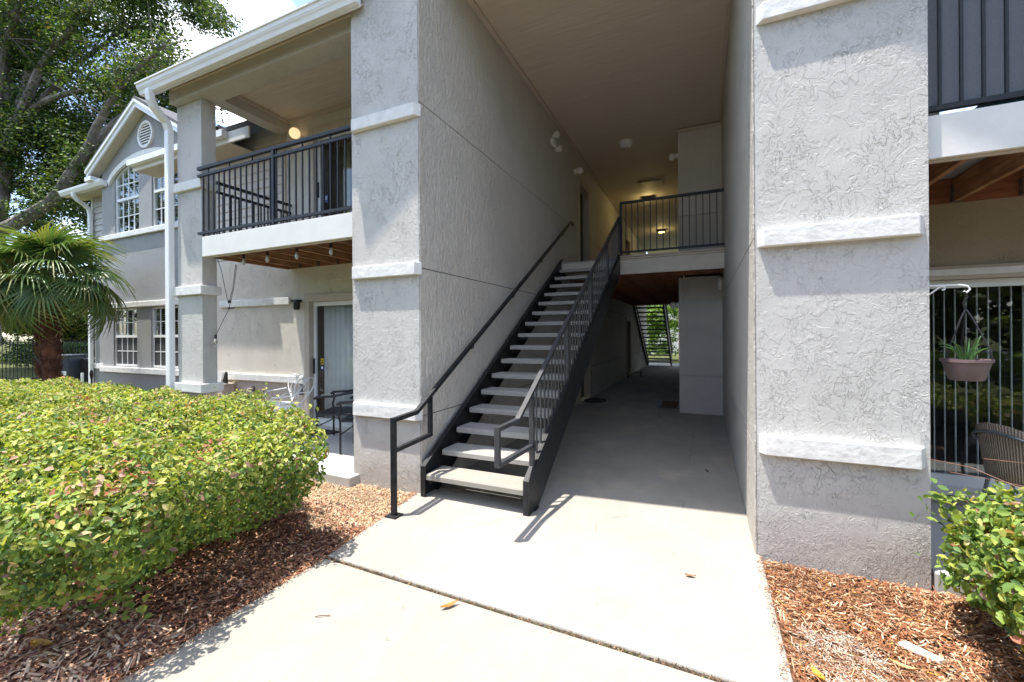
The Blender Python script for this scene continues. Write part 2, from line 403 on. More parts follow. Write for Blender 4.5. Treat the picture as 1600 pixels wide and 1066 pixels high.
def minus(u0, u1, v0, v1, holes):
    """cells of the rectangle that are outside every hole"""
    us = sorted({u0, u1, *[min(max(h[i], u0), u1) for h in holes for i in (0, 1)]})
    vs = sorted({v0, v1, *[min(max(h[i], v0), v1) for h in holes for i in (2, 3)]})
    r = []
    for a, b in zip(us, us[1:]):
        run = None
        for c, d in zip(vs, vs[1:]):
            mu, mv = (a + b) / 2, (c + d) / 2
            if any(h[0] < mu < h[1] and h[2] < mv < h[3] for h in holes):
                if run: r.append((a, b, *run)); run = None
            else: run = (run[0], d) if run else (c, d)
        if run: r.append((a, b, *run))
    return r
def np_mesh(name, verts, faces_tri_or_quad, cols=None, mat=None, per=None):
    """verts (N,3); faces: list of (k, array(F,k)); cols (N,3)"""
    me = bpy.data.meshes.new(name)
    nv = len(verts); loops = []; starts = []; tot = []; o = 0
    for k, f in faces_tri_or_quad:
        loops.append(f.reshape(-1)); starts.append(o + np.arange(len(f)) * k); tot.append(np.full(len(f), k)); o += f.size
    loops = np.concatenate(loops); starts = np.concatenate(starts); tot = np.concatenate(tot)
    me.vertices.add(nv); me.vertices.foreach_set('co', verts.astype(np.float32).reshape(-1))
    me.loops.add(len(loops)); me.loops.foreach_set('vertex_index', loops.astype(np.int32))
    me.polygons.add(len(starts)); me.polygons.foreach_set('loop_start', starts.astype(np.int32)); me.polygons.foreach_set('loop_total', tot.astype(np.int32))
    if cols is not None:
        ca = me.color_attributes.new('Col', 'FLOAT_COLOR', 'POINT'); c4 = np.ones((nv, 4), np.float32); c4[:, :3] = cols
        ca.data.foreach_set('color', c4.reshape(-1))
    me.update(calc_edges=True); me.validate()
    if mat: me.materials.append(M[mat])
    return me

LEAF_V = np.array([(0, 0, 0), (-.26, .28, .05), (-.27, .62, .06), (0, 1, -.06), (.27, .62, .06), (.26, .28, .05), (0, .5, -.03)])
LEAF_Q = np.array([(0, 6, 2, 1), (0, 5, 4, 6)]); LEAF_T = np.array([(6, 3, 2), (6, 4, 3)])
def leaves(name, pos, nrm, size, cols, mat='leaf', wid=1.0, spread=.8, rng=RNG, curl=1.0):
    """scatter leaf blades: pos (N,3) base points, nrm (N,3) the way the upper side faces"""
    n = len(pos); nrm = nrm + rng.normal(0, spread * .5, (n, 3)); nrm /= np.linalg.norm(nrm, axis=1)[:, None] + 1e-9
    t = rng.normal(0, 1, (n, 3)); t[:, 2] -= .25; t -= nrm * (t * nrm).sum(1)[:, None]; t /= np.linalg.norm(t, axis=1)[:, None] + 1e-9
    b = np.cross(t, nrm); L = LEAF_V.copy(); sz = size if np.ndim(size) else np.full(n, size)
    sz = sz * rng.uniform(.7, 1.25, n)
    V = pos[:, None, :] + sz[:, None, None] * (L[None, :, 0:1] * wid * b[:, None, :] + (L[None, :, 1:2] - .5) * t[:, None, :] + L[None, :, 2:3] * curl * nrm[:, None, :])
    k = len(L); base = (np.arange(n) * k)[:, None, None]
    Q = (LEAF_Q[None] + base).reshape(-1, 4); T = (LEAF_T[None] + base).reshape(-1, 3)
    C = np.repeat(cols, k, axis=0)
    return np_mesh(name, V.reshape(-1, 3), [(4, Q), (3, T)], C, mat)
def pal(n, entries, rng=RNG, jit=.15):
    """entries: (weight, (r,g,b))"""
    w = np.array([e[0] for e in entries], float); w /= w.sum(); idx = rng.choice(len(entries), n, p=w)
    c = np.array([e[1] for e in entries])[idx]; return c * rng.uniform(1 - jit, 1 + jit, (n, 1))
def vnoise(p, sc, seed=0):
    """cheap smooth noise from summed sines, about -1..1"""
    r = np.random.default_rng(seed); o = np.zeros(len(p))
    for i in range(7):
        d = r.normal(0, 1, 3); d /= np.linalg.norm(d); o += np.sin((p @ d) * sc * r.uniform(.6, 1.9) + r.uniform(0, 6.28))
    return o / 3.2

# ================================================================== GROUND
XL, XR, YF, YB = -2.6, .33, 3.5, 4.95
g = MB().box(-300, 300, -300, 300, -.5, -.10); struct('ground', g, 'lawn')
g = MB().box(-12.5, -2.4, -1.5, 3.52, -.12, -.035); g.box(.30, 9, -1.5, 3.6, -.12, -.037); g.box(-12.5, -7.2, 3.52, 4.96, -.12, -.036)
struct('mulch_bed', g, 'mulch_ground')
# near walk slab, entrance/passage slab with an open joint between them
def slab(name, poly, z0, z1, mat, bev=.012):
    b = MB().prism(poly, 2, z0, z1); return struct(name, b, mat, bevel=bev)
slab('walkway', [(-2.46, -9), (.36, -9), (.36, 2.155), (-2.50, 2.215)], -.12, -.004, 'walk')
slab('passage_floor', [(-2.505, 2.243), (.365, 2.183), (.365, 3.495), (.335, 3.51), (.335, 22.6), (-2.62, 22.6), (-2.62, 3.56), (-2.66, 3.53)], -.12, 0, 'passage')
slab('walkway_far', [(-6, 22.62), (6, 22.62), (6, 24.0), (-6, 24.0)], -.12, -.004, 'walk')
slab('patio_slab', [(-6.6, 3.42), (-3.42, 3.36), (-3.42, 3.495), (-3.42, 4.94), (-6.6, 4.94)], -.1, .09, 'patio')
slab('patio_slab_right', [(1.31, 3.50), (5.5, 3.50), (5.5, 4.94), (1.31, 4.94)], -.1, .09, 'patio')
struct('parking_lot', MB().box(-60, 60, -40, -9, -.11, -.09), 'asphalt')

# ================================================================== APARTMENT BUILDING
B = thing('apartment_building', 'two storey grey stucco apartment building with white trim bands and an open stair passage', 'building', (-1.13, 3.5, 0))
def wpart(name, mb, mat, **k): return part(name, mb, mat, B, **k)
# pillars either side of the passage (walls running back to the patio walls)
for nm, x0, x1 in (('left', -3.5, XL - .012), ('right', XR + .012, 1.29)):
    wpart('pillar', MB().box(x0, x1, YF, YB, .80, 5.9), 'stucco')
    wpart('pillar_base', MB().box(x0, x1, YF, YB, -.1, .798), 'stucco_low')
def trimband(x0, x1, z0, z1, y=YF, p=.056, bev=.045):
    mb = MB().prism([(x0, y + .01), (x1, y + .01), (x1 - bev * .2, y), (x1 - bev, y - p), (x0 + bev, y - p), (x0 + bev * .2, y)], 2, z0, z1)
    return wpart('trim_band', mb, 'trim', bevel=.006)
for z0, z1 in ((.735, .87), (2.205, 2.33), (3.80, 3.925)):
    trimband(-3.5, -2.585, z0, z1); trimband(.345, 1.275, z0, z1)
# passage walls as panels with recessed joints, door openings left out
DOORS_L = [(9.50, 10.45, -.1, 2.10), (9.50, 10.45, 3.0, 5.12), (15.9, 16.8, -.1, 2.10), (15.9, 16.8, 3.0, 5.12)]
ZS = [-.1, .775, 2.275, 3.95, 5.69]
for side in (-1, 1):
    xf = XL if side < 0 else XR
    holes = DOORS_L if side < 0 else []
    y0 = YF + .003
    y1 = 22.0
    mb = MB()
    for a, b, c, d in minus(y0 + .001, y1, -.1, 5.69, holes):
        mb.box(*sorted((xf + side * .007, xf + side * .011)), a, b, c, d)
    wpart('wall_joint', mb, 'groove')
    for z0, z1 in zip(ZS, ZS[1:]):
        for ya, yb in ((y0, 8.6), (8.6, 14.0), (14.0, y1)):
            mb = MB()
            for a, b, c, d in minus(ya, yb, z0 + (.006 if z0 > 0 else 0), z1 - (.006 if z1 < 5 else 0), holes):
                mb.box(*sorted((xf, xf + side * .0068)), a, b, c, d)
            wpart('wall_panel', mb, 'streak')
# body of the left wall behind the panels (gives the door reveals depth)
mb = MB()
for a, b, c, d in minus(YB, 21.99, -.1, 5.9, DOORS_L): mb.box(XL - .26, XL - .012, a, b, c, d)
wpart('passage_wall', mb, 'stucco_patio')
wpart('passage_wall', MB().box(XR + .012, XR + .26, YB, 21.99, -.1, 5.9), 'stucco_patio')
def side_door(y0, y1, z0, z1):
    d = wpart('door', MB().box(XL - .20, XL - .15, y0 + .05, y1 - .05, z0 + .01, z1 - .05), 'door')
    mb = MB()
    for zz in ((.15, .95), (1.15, 1.9)):
        for k in (0, 1):
            ya = y0 + .12 + k * .40
            mb.box(XL - .149, XL - .142, ya, ya + .3, z0 + zz[0], z0 + zz[1])
    part('door_moulding', mb, 'door', d)
    part('handle', MB().sphere((XL - .09, y0 + .13, z0 + 1.0), .03).tube([(XL - .15, y0 + .13, z0 + 1.0), (XL - .09, y0 + .13, z0 + 1.0)], .012), 'hanger', d, smooth=True)
    mb = MB().box(XL - .2, XL + .02, y0 - .09, y0 + .04, z0, z1 + .09).box(XL - .2, XL + .02, y1 - .04, y1 + .09, z0, z1 + .09).box(XL - .2, XL + .02, y0 + .04, y1 - .04, z1 - .04, z1 + .09)
    wpart('door_frame', mb, 'casing')
for a, b, c, d in DOORS_L: side_door(a, b, max(c, 0), d)
# storage block on the right of the passage, two storeys
for z0, z1 in ((0, .745), (.757, 2.245), (2.257, 2.70)): wpart('wall_panel', MB().box(-.452, XR - .001, 9.10, 9.13, z0, z1), 'bulkhead')
for z0, z1 in ((3.02, 3.918), (3.93, 5.60)): wpart('wall_panel', MB().box(-.452, XR - .001, 9.10, 9.13, z0, z1), 'bulkhead')
wpart('storage_wall', MB().box(-.450, XR - .002, 9.131, 16.3, 0, 2.70).box(-.450, XR - .002, 9.131, 16.3, 3.02, 5.67), 'bulkhead')
wpart('storage_cap', MB().box(-.475, XR - .001, 9.075, 9.35, 5.602, 5.66), 'casing')
# ceiling, its edge strips and hatch
wpart('ceiling', MB().box(XL, XR, YF + .01, 24.6, 5.69, 5.86), 'ceiling')
wpart('ceiling_strip', MB().box(XL + .002, XL + .07, YF + .03, 21.9, 5.655, 5.688), 'casing')
wpart('ceiling_strip', MB().box(XR - .05, XR - .002, YF + .03, 9.0, 5.665, 5.688), 'casing')
h = wpart('ceiling_hatch', MB().box(-1.60, -.98, 11.85, 12.35, 5.655, 5.686), 'casing', bevel=.01)
# landing, joists, fascia, decking edge
wpart('landing_deck', MB().box(XL + .002, XR - .002, 8.03, 9.098, 2.93, 3.0).box(XL + .002, -.453, 9.098, 17.37, 2.93, 3.0), 'tread')
mb = MB().box(-1.42, XR - .003, 8.0, 8.028, 2.69, 2.965); f = wpart('landing_fascia', mb, 'fascia_in', bevel=.003)
part('fascia_cap', MB().box(-1.43, XR - .003, 7.975, 8.027, 2.967, 2.998), 'fascia_in', f)
wpart('landing_fascia', MB().box(XL + .003, -1.46, 8.002, 8.028, 2.70, 2.965), 'fascia_in')
wpart('landing_fascia', MB().box(XL + .003, XR - .003, 17.372, 17.40, 2.69, 2.99), 'fascia_in')
nos = MB().box(0, .20, -.03, .05, 0, .028).mesh('deck_nosing'); nos.materials.append(M['casing'])
for k in range(9):
    inst('deck_nosing', nos, B, (-1.42 + k * .193, 7.975, 3.001 + random.uniform(-.002, .002)), (0, 0, random.uniform(-.02, .02)))
jm = MB().box(XL + .005, XR - .003, 0, .04, 2.70, 2.92).mesh('joist'); jm.materials.append(M['joist_x'])
js = MB().box(XL + .005, -.455, 0, .04, 2.70, 2.92).mesh('joist'); js.materials.append(M['joist_x'])
y = 8.3
while y < 17.3:
    inst('joist', jm if y < 9.0 else js, B, (0, y, 0)); y += .405

# ---- roofs
def roof_slab(poly, a0, a1, axis): return wpart('roof', MB().prism(poly, axis, a0, a1), 'shingle')
cx, ze, zp, xe = -1.13, 5.90, 8.05, 2.83
for s in (-1, 1):
    poly = [(cx, zp), (cx + s * xe, ze), (cx + s * xe, ze + .14), (cx, zp + .16)]
    wpart('roof', MB().prism(poly, 1, 3.02, 25.0), 'shingle')
    poly = [(cx, zp - .06), (cx + s * xe, ze - .06), (cx + s * xe, ze + .12), (cx, zp + .14)]
    wpart('rake_board', MB().prism(poly, 1, 2.985, 3.018), 'fascia')
    wpart('gutter', MB().box(*sorted((cx + s * xe, cx + s * (xe + .1))), 3.08, 24.9, ze - .02, ze + .12), 'pvc')
wpart('gable_wall', MB().prism([(-3.5, 5.92), (1.29, 5.92), (1.29, 6.2), (cx, 8.0), (-3.5, 6.2)], 1, 3.502, 3.65), 'stucco')
wpart('gable_wall', MB().prism([(XL, 5.70), (XR, 5.70), (XR, 5.92), (XL, 5.92)], 1, 3.502, 3.55), 'stucco')

def wing_eave(x0, x1, left_end):
    """eave, gutter and soffit of the balcony roofs beside the gable"""
    ye, z = 3.42, 5.115
    wpart('roof', MB().prism([(ye - .02, z + .13), (3.7, z + .345), (3.7, z + .42), (ye - .02, z + .20)], 0, x0, x1), 'shingle')
    wpart('roof', MB().prism([(3.702, z + .346), (6.6, z + 2.45), (6.6, z + 2.60), (3.702, z + .421)], 0, x0 + (.57 if left_end else 0), x1), 'shingle')
    # K-style gutter profile
    prof = [(ye + .0, z - .02), (ye - .055, z - .02), (ye - .07, z + .02), (ye - .095, z + .06), (ye - .105, z + .105), (ye - .12, z + .105), (ye - .12, z + .125), (ye - .095, z + .125), (ye - .085, z + .02 + .02), (ye - .045, z + .0), (ye, z + .0)]
    gt = wpart('gutter', MB().prism(prof, 0, x0 - .005, x1), 'pvc')
    wpart('eave_fascia', MB().box(x0, x1, ye + .001, ye + .022, z - .03, z + .12), 'pvc')
    # soffit boards run front to back, each one its own piece
    n = int((x1 - x0) / .13)
    sm = MB().prism([(0, 0), (.155, .125), (.155, .14), (0, .015)], 0, 0, .123).mesh('soffit_board'); sm.materials.append(M['soffit'])
    for k in range(n): inst('soffit_board', sm, B, (x0 + k * (x1 - x0) / n, ye + .023, z - .01 + (.002 if k % 2 else 0)))
    wpart('frieze_strip', MB().box(x0 + .35, x1, 3.575, 3.598, z + .075, z + .105), 'soffit')
wing_eave(-7.42, -3.3, True); wing_eave(1.5, 6.0, False)
# side overhang of the left balcony roof
wpart('roof', MB().box(-6.84, -6.585, 3.72, 4.9, 5.215, 5.225), 'soffit')
wpart('rake_board', MB().box(-6.87, -6.845, 3.72, 4.9, 5.17, 5.36), 'fascia')
ve = MB().box(-.045, .045, -.015, .015, 0, .004).mesh('soffit_vent'); ve.materials.append(M['black_plastic'])
for k in range(7): inst('soffit_vent', ve, B, (-6.70, 3.80 + k * .16, 5.209))
wpart('eave_strip', MB().box(-6.80, -6.77, 3.72, 4.9, 5.185, 5.212), 'soffit')

# ---- left balcony and patio
def hang(x0, x1):                                      # stucco front beam and ceiling of a balcony
    wpart('beam', MB().box(x0, x1, 3.60, 3.88, 5.02, 5.19).box(x0, x1, 3.60, 3.70, 5.19, 5.30), 'beam')
hang(-7.15, -3.502); hang(1.292, 5.2)
wpart('beam', MB().box(-6.58, -6.34, 3.882, YB - .01, 5.02, 5.19), 'beam')
wpart('ceiling', MB().box(-6.58, -3.502, 3.70, YB - .002, 5.20, 5.24), 'ceiling')
wpart('ceiling', MB().box(1.292, 5.2, 3.70, YB - .002, 5.20, 5.24), 'ceiling')
wpart('crown_strip', MB().box(-6.33, -3.51, YB - .05, YB - .004, 5.14, 5.198), 'casing')
wpart('crown_strip', MB().box(-6.33, -6.29, 3.89, YB - .055, 5.15, 5.198), 'casing')
# balcony corner column with wrap-around bands
c = wpart('column', MB().box(-7.15, -6.56, 3.70, 3.90, .84, 5.018), 'stucco')
part('column_base', MB().box(-7.15, -6.56, 3.70, 3.90, -.1, .838), 'stucco_patio_low', c)
for z0, z1, e in ((.785, .915, .06), (2.20, 2.33, .045), (3.73, 3.86, .045)):
    part('trim_band', MB().box(-7.15 - e, -6.56 + e, 3.70 - e, 3.90 + e, z0, z1), 'trim', c, bevel=.008)
# back wall: openings for doors, siding above the left part
HD = lambda h_: (h_[0] - .012, h_[1] + .012, h_[2] - .012, h_[3] + .012)
LD, LU = (-5.87, -4.0, .12, 2.15), (-5.75, -4.0, 3.0, 4.85)
mb = MB()
for a, b2, c0, d in minus(-8.4, -3.502, .86, 2.99, [HD(LD)]): mb.box(a, b2, YB, YB + .15, c0, d)
for a, b2, c0, d in minus(-6.42, -3.502, 2.99, 5.2, [HD(LU)]): mb.box(a, b2, YB, YB + .15, c0, d)
wpart('patio_wall', mb, 'stucco_patio')
mb = MB()
for a, b2, c0, d in minus(-8.4, -3.502, -.1, .858, [HD(LD)]): mb.box(a, b2, YB, YB + .15, c0, d)
wpart('patio_wall', mb, 'stucco_patio_low')
def band(x0, x1, z0, z1, y=YB, p=.05): return wpart('trim_band', MB().box(x0, x1, y - p, y, z0, z1), 'trim', bevel=.012)
band(-8.2, -5.985, .80, .925); band(-8.2, -6.32, 2.12, 2.245)
# upstairs siding boards left of the corner board
wpart('siding_backing', MB().box(-8.4, -6.5, YB + .02, YB + .15, 2.991, 5.2), 'siding')
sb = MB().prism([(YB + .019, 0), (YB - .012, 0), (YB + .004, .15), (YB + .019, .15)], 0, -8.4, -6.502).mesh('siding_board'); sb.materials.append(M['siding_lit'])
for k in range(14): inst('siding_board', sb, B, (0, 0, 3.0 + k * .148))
wpart('corner_board', MB().box(-6.50, -6.422, YB - .025, YB + .15, 2.99, 5.19), 'casing')
# second eave seen through the balcony side
wpart('roof', MB().prism([(4.49, 5.03), (8, 6.9), (8, 7.0), (4.47, 5.09)], 0, -10.2, -6.62), 'shingle')
wpart('eave_fascia', MB().box(-10.2, -6.72, 4.50, 4.53, 4.84, 5.02), 'fascia')
wpart('gutter', MB().box(-10.2, -7.25, 4.40, 4.498, 4.92, 5.03), 'pvc')
wpart('soffit', MB().box(-10.2, -7.25, 4.53, YB - .02, 4.85, 4.87), 'soffit')

def glazed_door(root, x0, x1, z0, z1, y, drape, mul=2):
    cw = .115
    fr = part('door_casing', MB().box(x0 - cw, x0, y - .03, y + .06, z0 - .02, z1 + cw).box(x1, x1 + cw, y - .03, y + .06, z0 - .02, z1 + cw).box(x0, x1, y - .03, y + .06, z1, z1 + cw), 'casing', root, bevel=.006)
    part('threshold', MB().box(x0, x1, y - .02, y + .14, z0 - .03, z0 + .03), 'trim', root)
    w = (x1 - x0) / mul; s = .055
    for k in range(mul):
        a, b2 = x0 + k * w + .003, x0 + (k + 1) * w - .003; yy = y + .055 + .045 * (k % 2)
        mb = MB().box(a, a + s, yy, yy + .035, z0 + .031, z1 - .004).box(b2 - s, b2, yy, yy + .035, z0 + .031, z1 - .004)
        mb.box(a + s, b2 - s, yy, yy + .035, z0 + .031, z0 + .13).box(a + s, b2 - s, yy, yy + .035, z1 - .07, z1 - .004)
        p = part('door_panel', mb, 'pvc', root)
        part('pane', MB().box(a + s, b2 - s, yy + .014, yy + .020, z0 + .13, z1 - .07), 'glass', p)
        if k == 0: part('handle', MB().box(a + .015, a + .035, yy - .03, yy - .001, z0 + .85, z0 + 1.1), 'black_plastic', p, bevel=.004)
    return fr
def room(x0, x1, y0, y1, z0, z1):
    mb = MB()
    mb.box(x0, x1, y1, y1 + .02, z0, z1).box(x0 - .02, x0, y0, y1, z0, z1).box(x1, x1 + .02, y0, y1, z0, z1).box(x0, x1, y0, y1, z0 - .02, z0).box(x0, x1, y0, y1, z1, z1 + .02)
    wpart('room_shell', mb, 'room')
def drape(name, x0, x1, y, z0, z1, mat, amp=.035, wl=.11, root=None):
    n = int((x1 - x0) / .012); vs = []; fs = []
    for i in range(n + 1):
        x = x0 + (x1 - x0) * i / n; ph = 2 * PI * x / wl + .8 * math.sin(x * 9)
        for j, z in enumerate((z0, (z0 + z1) / 2, z1)):
            vs.append((x, y + amp * math.sin(ph) * (1, .85, .6)[j], z))
    for i in range(n):
        for j in range(2): fs.append((3 * i + j, 3 * i + 3 + j, 3 * i + 4 + j, 3 * i + 1 + j))
    mb = MB().add(vs, fs); o = part(name, mb, mat, root or B, smooth=True)
    sm = o.modifiers.new('cloth', 'SOLIDIFY'); sm.thickness = .003
    return o
sd = wpart('sliding_door', MB().box(LD[0], LD[1], YB + .13, YB + .149, LD[3] - .03, LD[3] - .001), 'pvc')
glazed_door(sd, LD[0], LD[1], LD[2], LD[3], YB, None)
room(-6.3, -3.2, YB + .152, 8.5, .1, 2.6); drape('curtain', -5.76, -4.0, YB + .175, .16, 2.12, 'curtain', .018)
stk = part('warning_sticker', MB().box(-5.715, -5.655, YB + .064, YB + .066, 1.12, 1.22), plain('sticker_yellow', (.75, .52, .03), .5), sd)
part('warning_sticker', MB().box(-5.715, -5.655, YB + .064, YB + .066, 1.03, 1.105), plain('sticker_blue', (.03, .06, .25), .5), sd, label='small blue and white sticker')
part('sticker_mark', MB().lathe((-5.685, YB + .0628, 1.187), [(.016, 0), (.016, .001)], 14, 1).lathe((-5.685, YB + .0628, 1.15), [(.020, 0), (.020, .001)], 14, 1), 'black_plastic', sd)
part('sticker_mark', MB().lathe((-5.685, YB + .0628, 1.068), [(.022, 0), (.022, .001)], 14, 1), 'plastic_white', sd)
sd2 = wpart('sliding_door', MB().box(LU[0], LU[1], YB + .13, YB + .149, LU[3] - .03, LU[3] - .001), 'pvc')
glazed_door(sd2, LU[0], LU[1], LU[2], LU[3], YB, None)
room(-6.3, -3.2, YB + .152, 8.5, 3.0, 5.2); drape('curtain', -5.42, -5.28, YB + .3, 3.05, 4.8, 'yellow_curtain', .02, .06)
part('door_sign', MB().box(-5.60, -5.53, YB + .062, YB + .065, 3.75, 3.88), plain('sign_blue', (.03, .05, .16), .5), sd2)
part('door_sign_mark', MB().box(-5.585, -5.545, YB + .0600, YB + .0615, 3.80, 3.815).box(-5.585, -5.545, YB + .0600, YB + .0615, 3.83, 3.845), 'plastic_white', sd2)

def deck(x0, x1, mat_under, spacing=.42):
    y0 = 3.60
    f = wpart('balcony_fascia', MB().box(x0, x1, y0 - .03, y0, 2.70, 2.975), 'fascia', bevel=.004)
    part('fascia_drip', MB().box(x0 + .002, x1, y0 - .001 + .002, y0 + .03, 2.685, 2.72), 'casing', f)
    jm = MB().box(0, .04, y0 + .035, YB - .045, 2.715, 2.91).mesh('joist'); jm.materials.append(M['joist'])
    hm = MB().box(-.012, .052, YB - .075, YB - .046, 2.71, 2.85).mesh('joist_hanger'); hm.materials.append(M['hanger'])
    wpart('rim_joist', MB().box(x0, x1, YB - .043, YB - .002, 2.715, 2.92), 'joist_x')
    wpart('rim_joist', MB().box(x0 - .002, x0 + .036, y0 + .002, YB - .046, 2.70, 2.92), 'joist')
    x = x0 + .25
    while x < x1 - .05:
        inst('joist', jm, B, (x, 0, 0)); inst('joist_hanger', hm, B, (x, 0, 0)); x += spacing
    if mat_under == 'decking':
        n = 9; wdt = (YB - y0) / n
        dm = MB().box(x0 - .02, x1, .003, wdt - .003, 2.921, 2.955).mesh('deck_board'); dm.materials.append(M['decking'])
        for k in range(n): inst('deck_board', dm, B, (0, y0 + k * wdt, 0))
    else: wpart('deck_sheet', MB().box(x0, x1, y0, YB, 2.921, 2.955), 'sheet')
    wpart('deck_floor', MB().box(x0, x1, y0 + .005, YB - .003, 2.957, 2.985), 'tread')
deck(-6.33, -3.502, 'decking'); deck(1.292, 5.0, 'sheet')
# right-hand patio back wall
RD = (1.42, 4.2, .20, 2.05)
mb = MB()
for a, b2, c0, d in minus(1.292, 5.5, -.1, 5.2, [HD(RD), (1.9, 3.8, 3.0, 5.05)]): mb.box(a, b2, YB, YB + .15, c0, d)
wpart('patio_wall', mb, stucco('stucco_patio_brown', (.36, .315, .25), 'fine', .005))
sd3 = wpart('sliding_door', MB().box(RD[0], RD[1], YB + .13, YB + .149, RD[3] - .03, RD[3] - .001), 'pvc')
fr = glazed_door(sd3, RD[0], RD[1], RD[2], RD[3], YB, None)
part('head_trim', MB().box(RD[0] - .1, RD[1] + .1, YB - .045, YB - .031, RD[3] + .03, RD[3] + .085), 'trim', sd3)
room(1.1, 4.6, YB + .152, 8.5, .15, 2.5)
bm = MB().prism([(-.0025, YB + .158), (-.0025, YB + .172), (0, YB + .174), (.0025, YB + .172), (.0025, YB + .158)], 2, .24, 2.02).mesh('blind_slat'); bm.materials.append(M['blind'])
for k in range(26): inst('blind_slat', bm, sd3, (1.55 + k * .0725 + 0, 0, 0))
wpart('wall', MB().box(5.2, 5.5, 3.5, YB - .001, -.1, 5.3), 'stucco')

# ---- left wing: gabled bay with arched windows
YW = 5.0; WC = -10.78
def gz(x): return 6.42 - .565 * abs(x - WC)                      # underside of the rakes
AC, AH = -10.86, 1.40
def az(x):
    t = min(1, abs(x - AC) / AH); return 4.86 + .60 * math.sqrt(max(0, 1 - t * t * .93))
W_UP = [(-12.10, -11.12), (-10.60, -9.62)]; W_LO = [(-12.18, -11.20), (-10.66, -9.68)]
mb = MB(); x = -12.65
for a, b2, c0, d in minus(-12.65, -8.4, .86, 3.90, [(w[0], w[1], .95, 2.22) for w in W_LO]): mb.box(a, b2, YW, YW + .16, c0, d)
xs = np.linspace(-12.65, -8.4, 86)
for xa, xb in zip(xs, xs[1:]):
    xm = (xa + xb) / 2; inw = any(w[0] < xm < w[1] for w in W_UP)
    za, zb = (az(xa), az(xb)) if inw else (3.90, 3.90)
    mb.prism([(xa, za), (xb, zb), (xb, gz(xb)), (xa, gz(xa))], 1, YW, YW + .16)
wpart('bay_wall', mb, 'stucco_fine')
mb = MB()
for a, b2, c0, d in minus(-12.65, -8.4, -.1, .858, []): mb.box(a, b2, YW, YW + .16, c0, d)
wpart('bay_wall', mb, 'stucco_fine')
wpart('bay_side_wall', MB().box(-12.65, -12.5, YW + .161, 12, -.1, 5.3), 'stucco_fine')
band(-12.69, -8.42, 3.785, 3.90, YW, .055); band(-12.69, -8.42, 2.235, 2.355, YW, .045); band(-12.69, -8.42, .80, .925, YW, .055)
# arch band
n = 28; vs = []; fs = []
for i in range(n + 1):
    xx = AC - 1.40 + 2.8 * i / n; t = (xx - AC) / 1.41; zc = 4.86 + .60 * math.sqrt(max(0, 1 - t * t * .93)); nx, nzv = t * .55, 1.0
    l = math.hypot(nx, nzv); nx /= l; nzv /= l
    for dy in (0, -.045):
        for dz in (0, .11): vs.append((xx + nx * dz, YW + dy, zc - .005 + nzv * dz))
for i in range(n):
    o = 4 * i
    for q in ((0, 1, 5, 4), (2, 6, 7, 3), (0, 4, 6, 2), (1, 3, 7, 5)): fs.append(tuple(o + k for k in q))
fs += [(0, 2, 3, 1), (4 * n, 4 * n + 1, 4 * n + 3, 4 * n + 2)]
wpart('arch_trim', MB().add(vs, fs), 'trim')
def bay_window(x0, x1, z0, z1, zm, arch):
    y = YW + .03; s = .035; mb = MB(); top = (lambda x: az(x) - .004) if arch else (lambda x: z1)
    mb.box(x0, x0 + s, y, y + .06, z0, top(x0) if not arch else top(x0) - .0).box(x1 - s, x1, y, y + .06, z0, top(x1))
    mb.box(x0 + s, x1 - s, y, y + .06, z0, z0 + s).box(x0 + s, x1 - s, y - .005, y + .055, zm - .028, zm + .028)
    xs = np.linspace(x0 + s, x1 - s, 13)
    for a, b2 in zip(xs, xs[1:]): mb.prism([(a, top(a) - s * 1.1), (b2, top(b2) - s * 1.1), (b2, top(b2)), (a, top(a))], 1, y, y + .06)
    w = wpart('window', mb, 'pvc')
    cols = 4; cw = (x1 - x0 - 2 * s) / cols
    mm = MB()
    for i in range(1, cols):
        xx = x0 + s + i * cw; mm.box(xx - .011, xx + .011, y + .012, y + .03, z0 + s, zm - .029); mm.box(xx - .011, xx + .011, y + .012, y + .03, zm + .029, top(xx) - s)
    rows = [(z0 + s, (z0 + zm) / 2), ((z0 + zm) / 2, zm - .028)]
    zr = (zm + top((x0 + x1) / 2)) / 2 - (.0 if not arch else .02)
    for zc in ((z0 + zm) / 2, zr): mm.box(x0 + s, x1 - s, y + .0135, y + .0285, zc - .01, zc + .01)
    part('muntin', mm, 'pvc', w)
    for i in range(cols):
        a, b2 = x0 + s + i * cw, x0 + s + (i + 1) * cw
        for c0, d0 in rows: part('pane', MB().box(a, b2, y + .022, y + .026, c0, d0), 'glass', w)
        part('pane', MB().box(a, b2, y + .022, y + .026, zm + .028, zr), 'glass', w)
        part('pane', MB().prism([(a, zr), (b2, zr), (b2, top(b2) - s), (a, top(a) - s)], 1, y + .022, y + .026), 'glass', w)
    return w
for w in W_UP: bay_window(w[0], w[1], 3.905, 5.0, 4.66, True)
for w in W_LO:
    o = bay_window(w[0], w[1], .95, 2.22, 1.605, False)
    part('insect_screen', MB().box(w[0] + .035, w[1] - .035, YW + .049, YW + .0515, .98, 1.58), plain('screen_mesh', (.045, .047, .05), .8, var=.1), o)
room(-12.3, -8.6, YW + .17, 8.5, .3, 2.6); room(-12.3, -8.6, YW + .17, 8.5, 3.2, 5.7)
for k in range(2):
    for w in (W_UP if k else W_LO):
        z0 = 4.4 if k else 1.62; z1 = 5.1 if k else 2.15
        n = int((z1 - z0) / .05); sm = MB().box(w[0], w[1], YW + .18, YW + .205, 0, .004).mesh('blind_slat'); sm.materials.append(M['blind'])
        for i in range(n): inst('blind_slat', sm, B, (0, 0, z0 + i * .05), None)
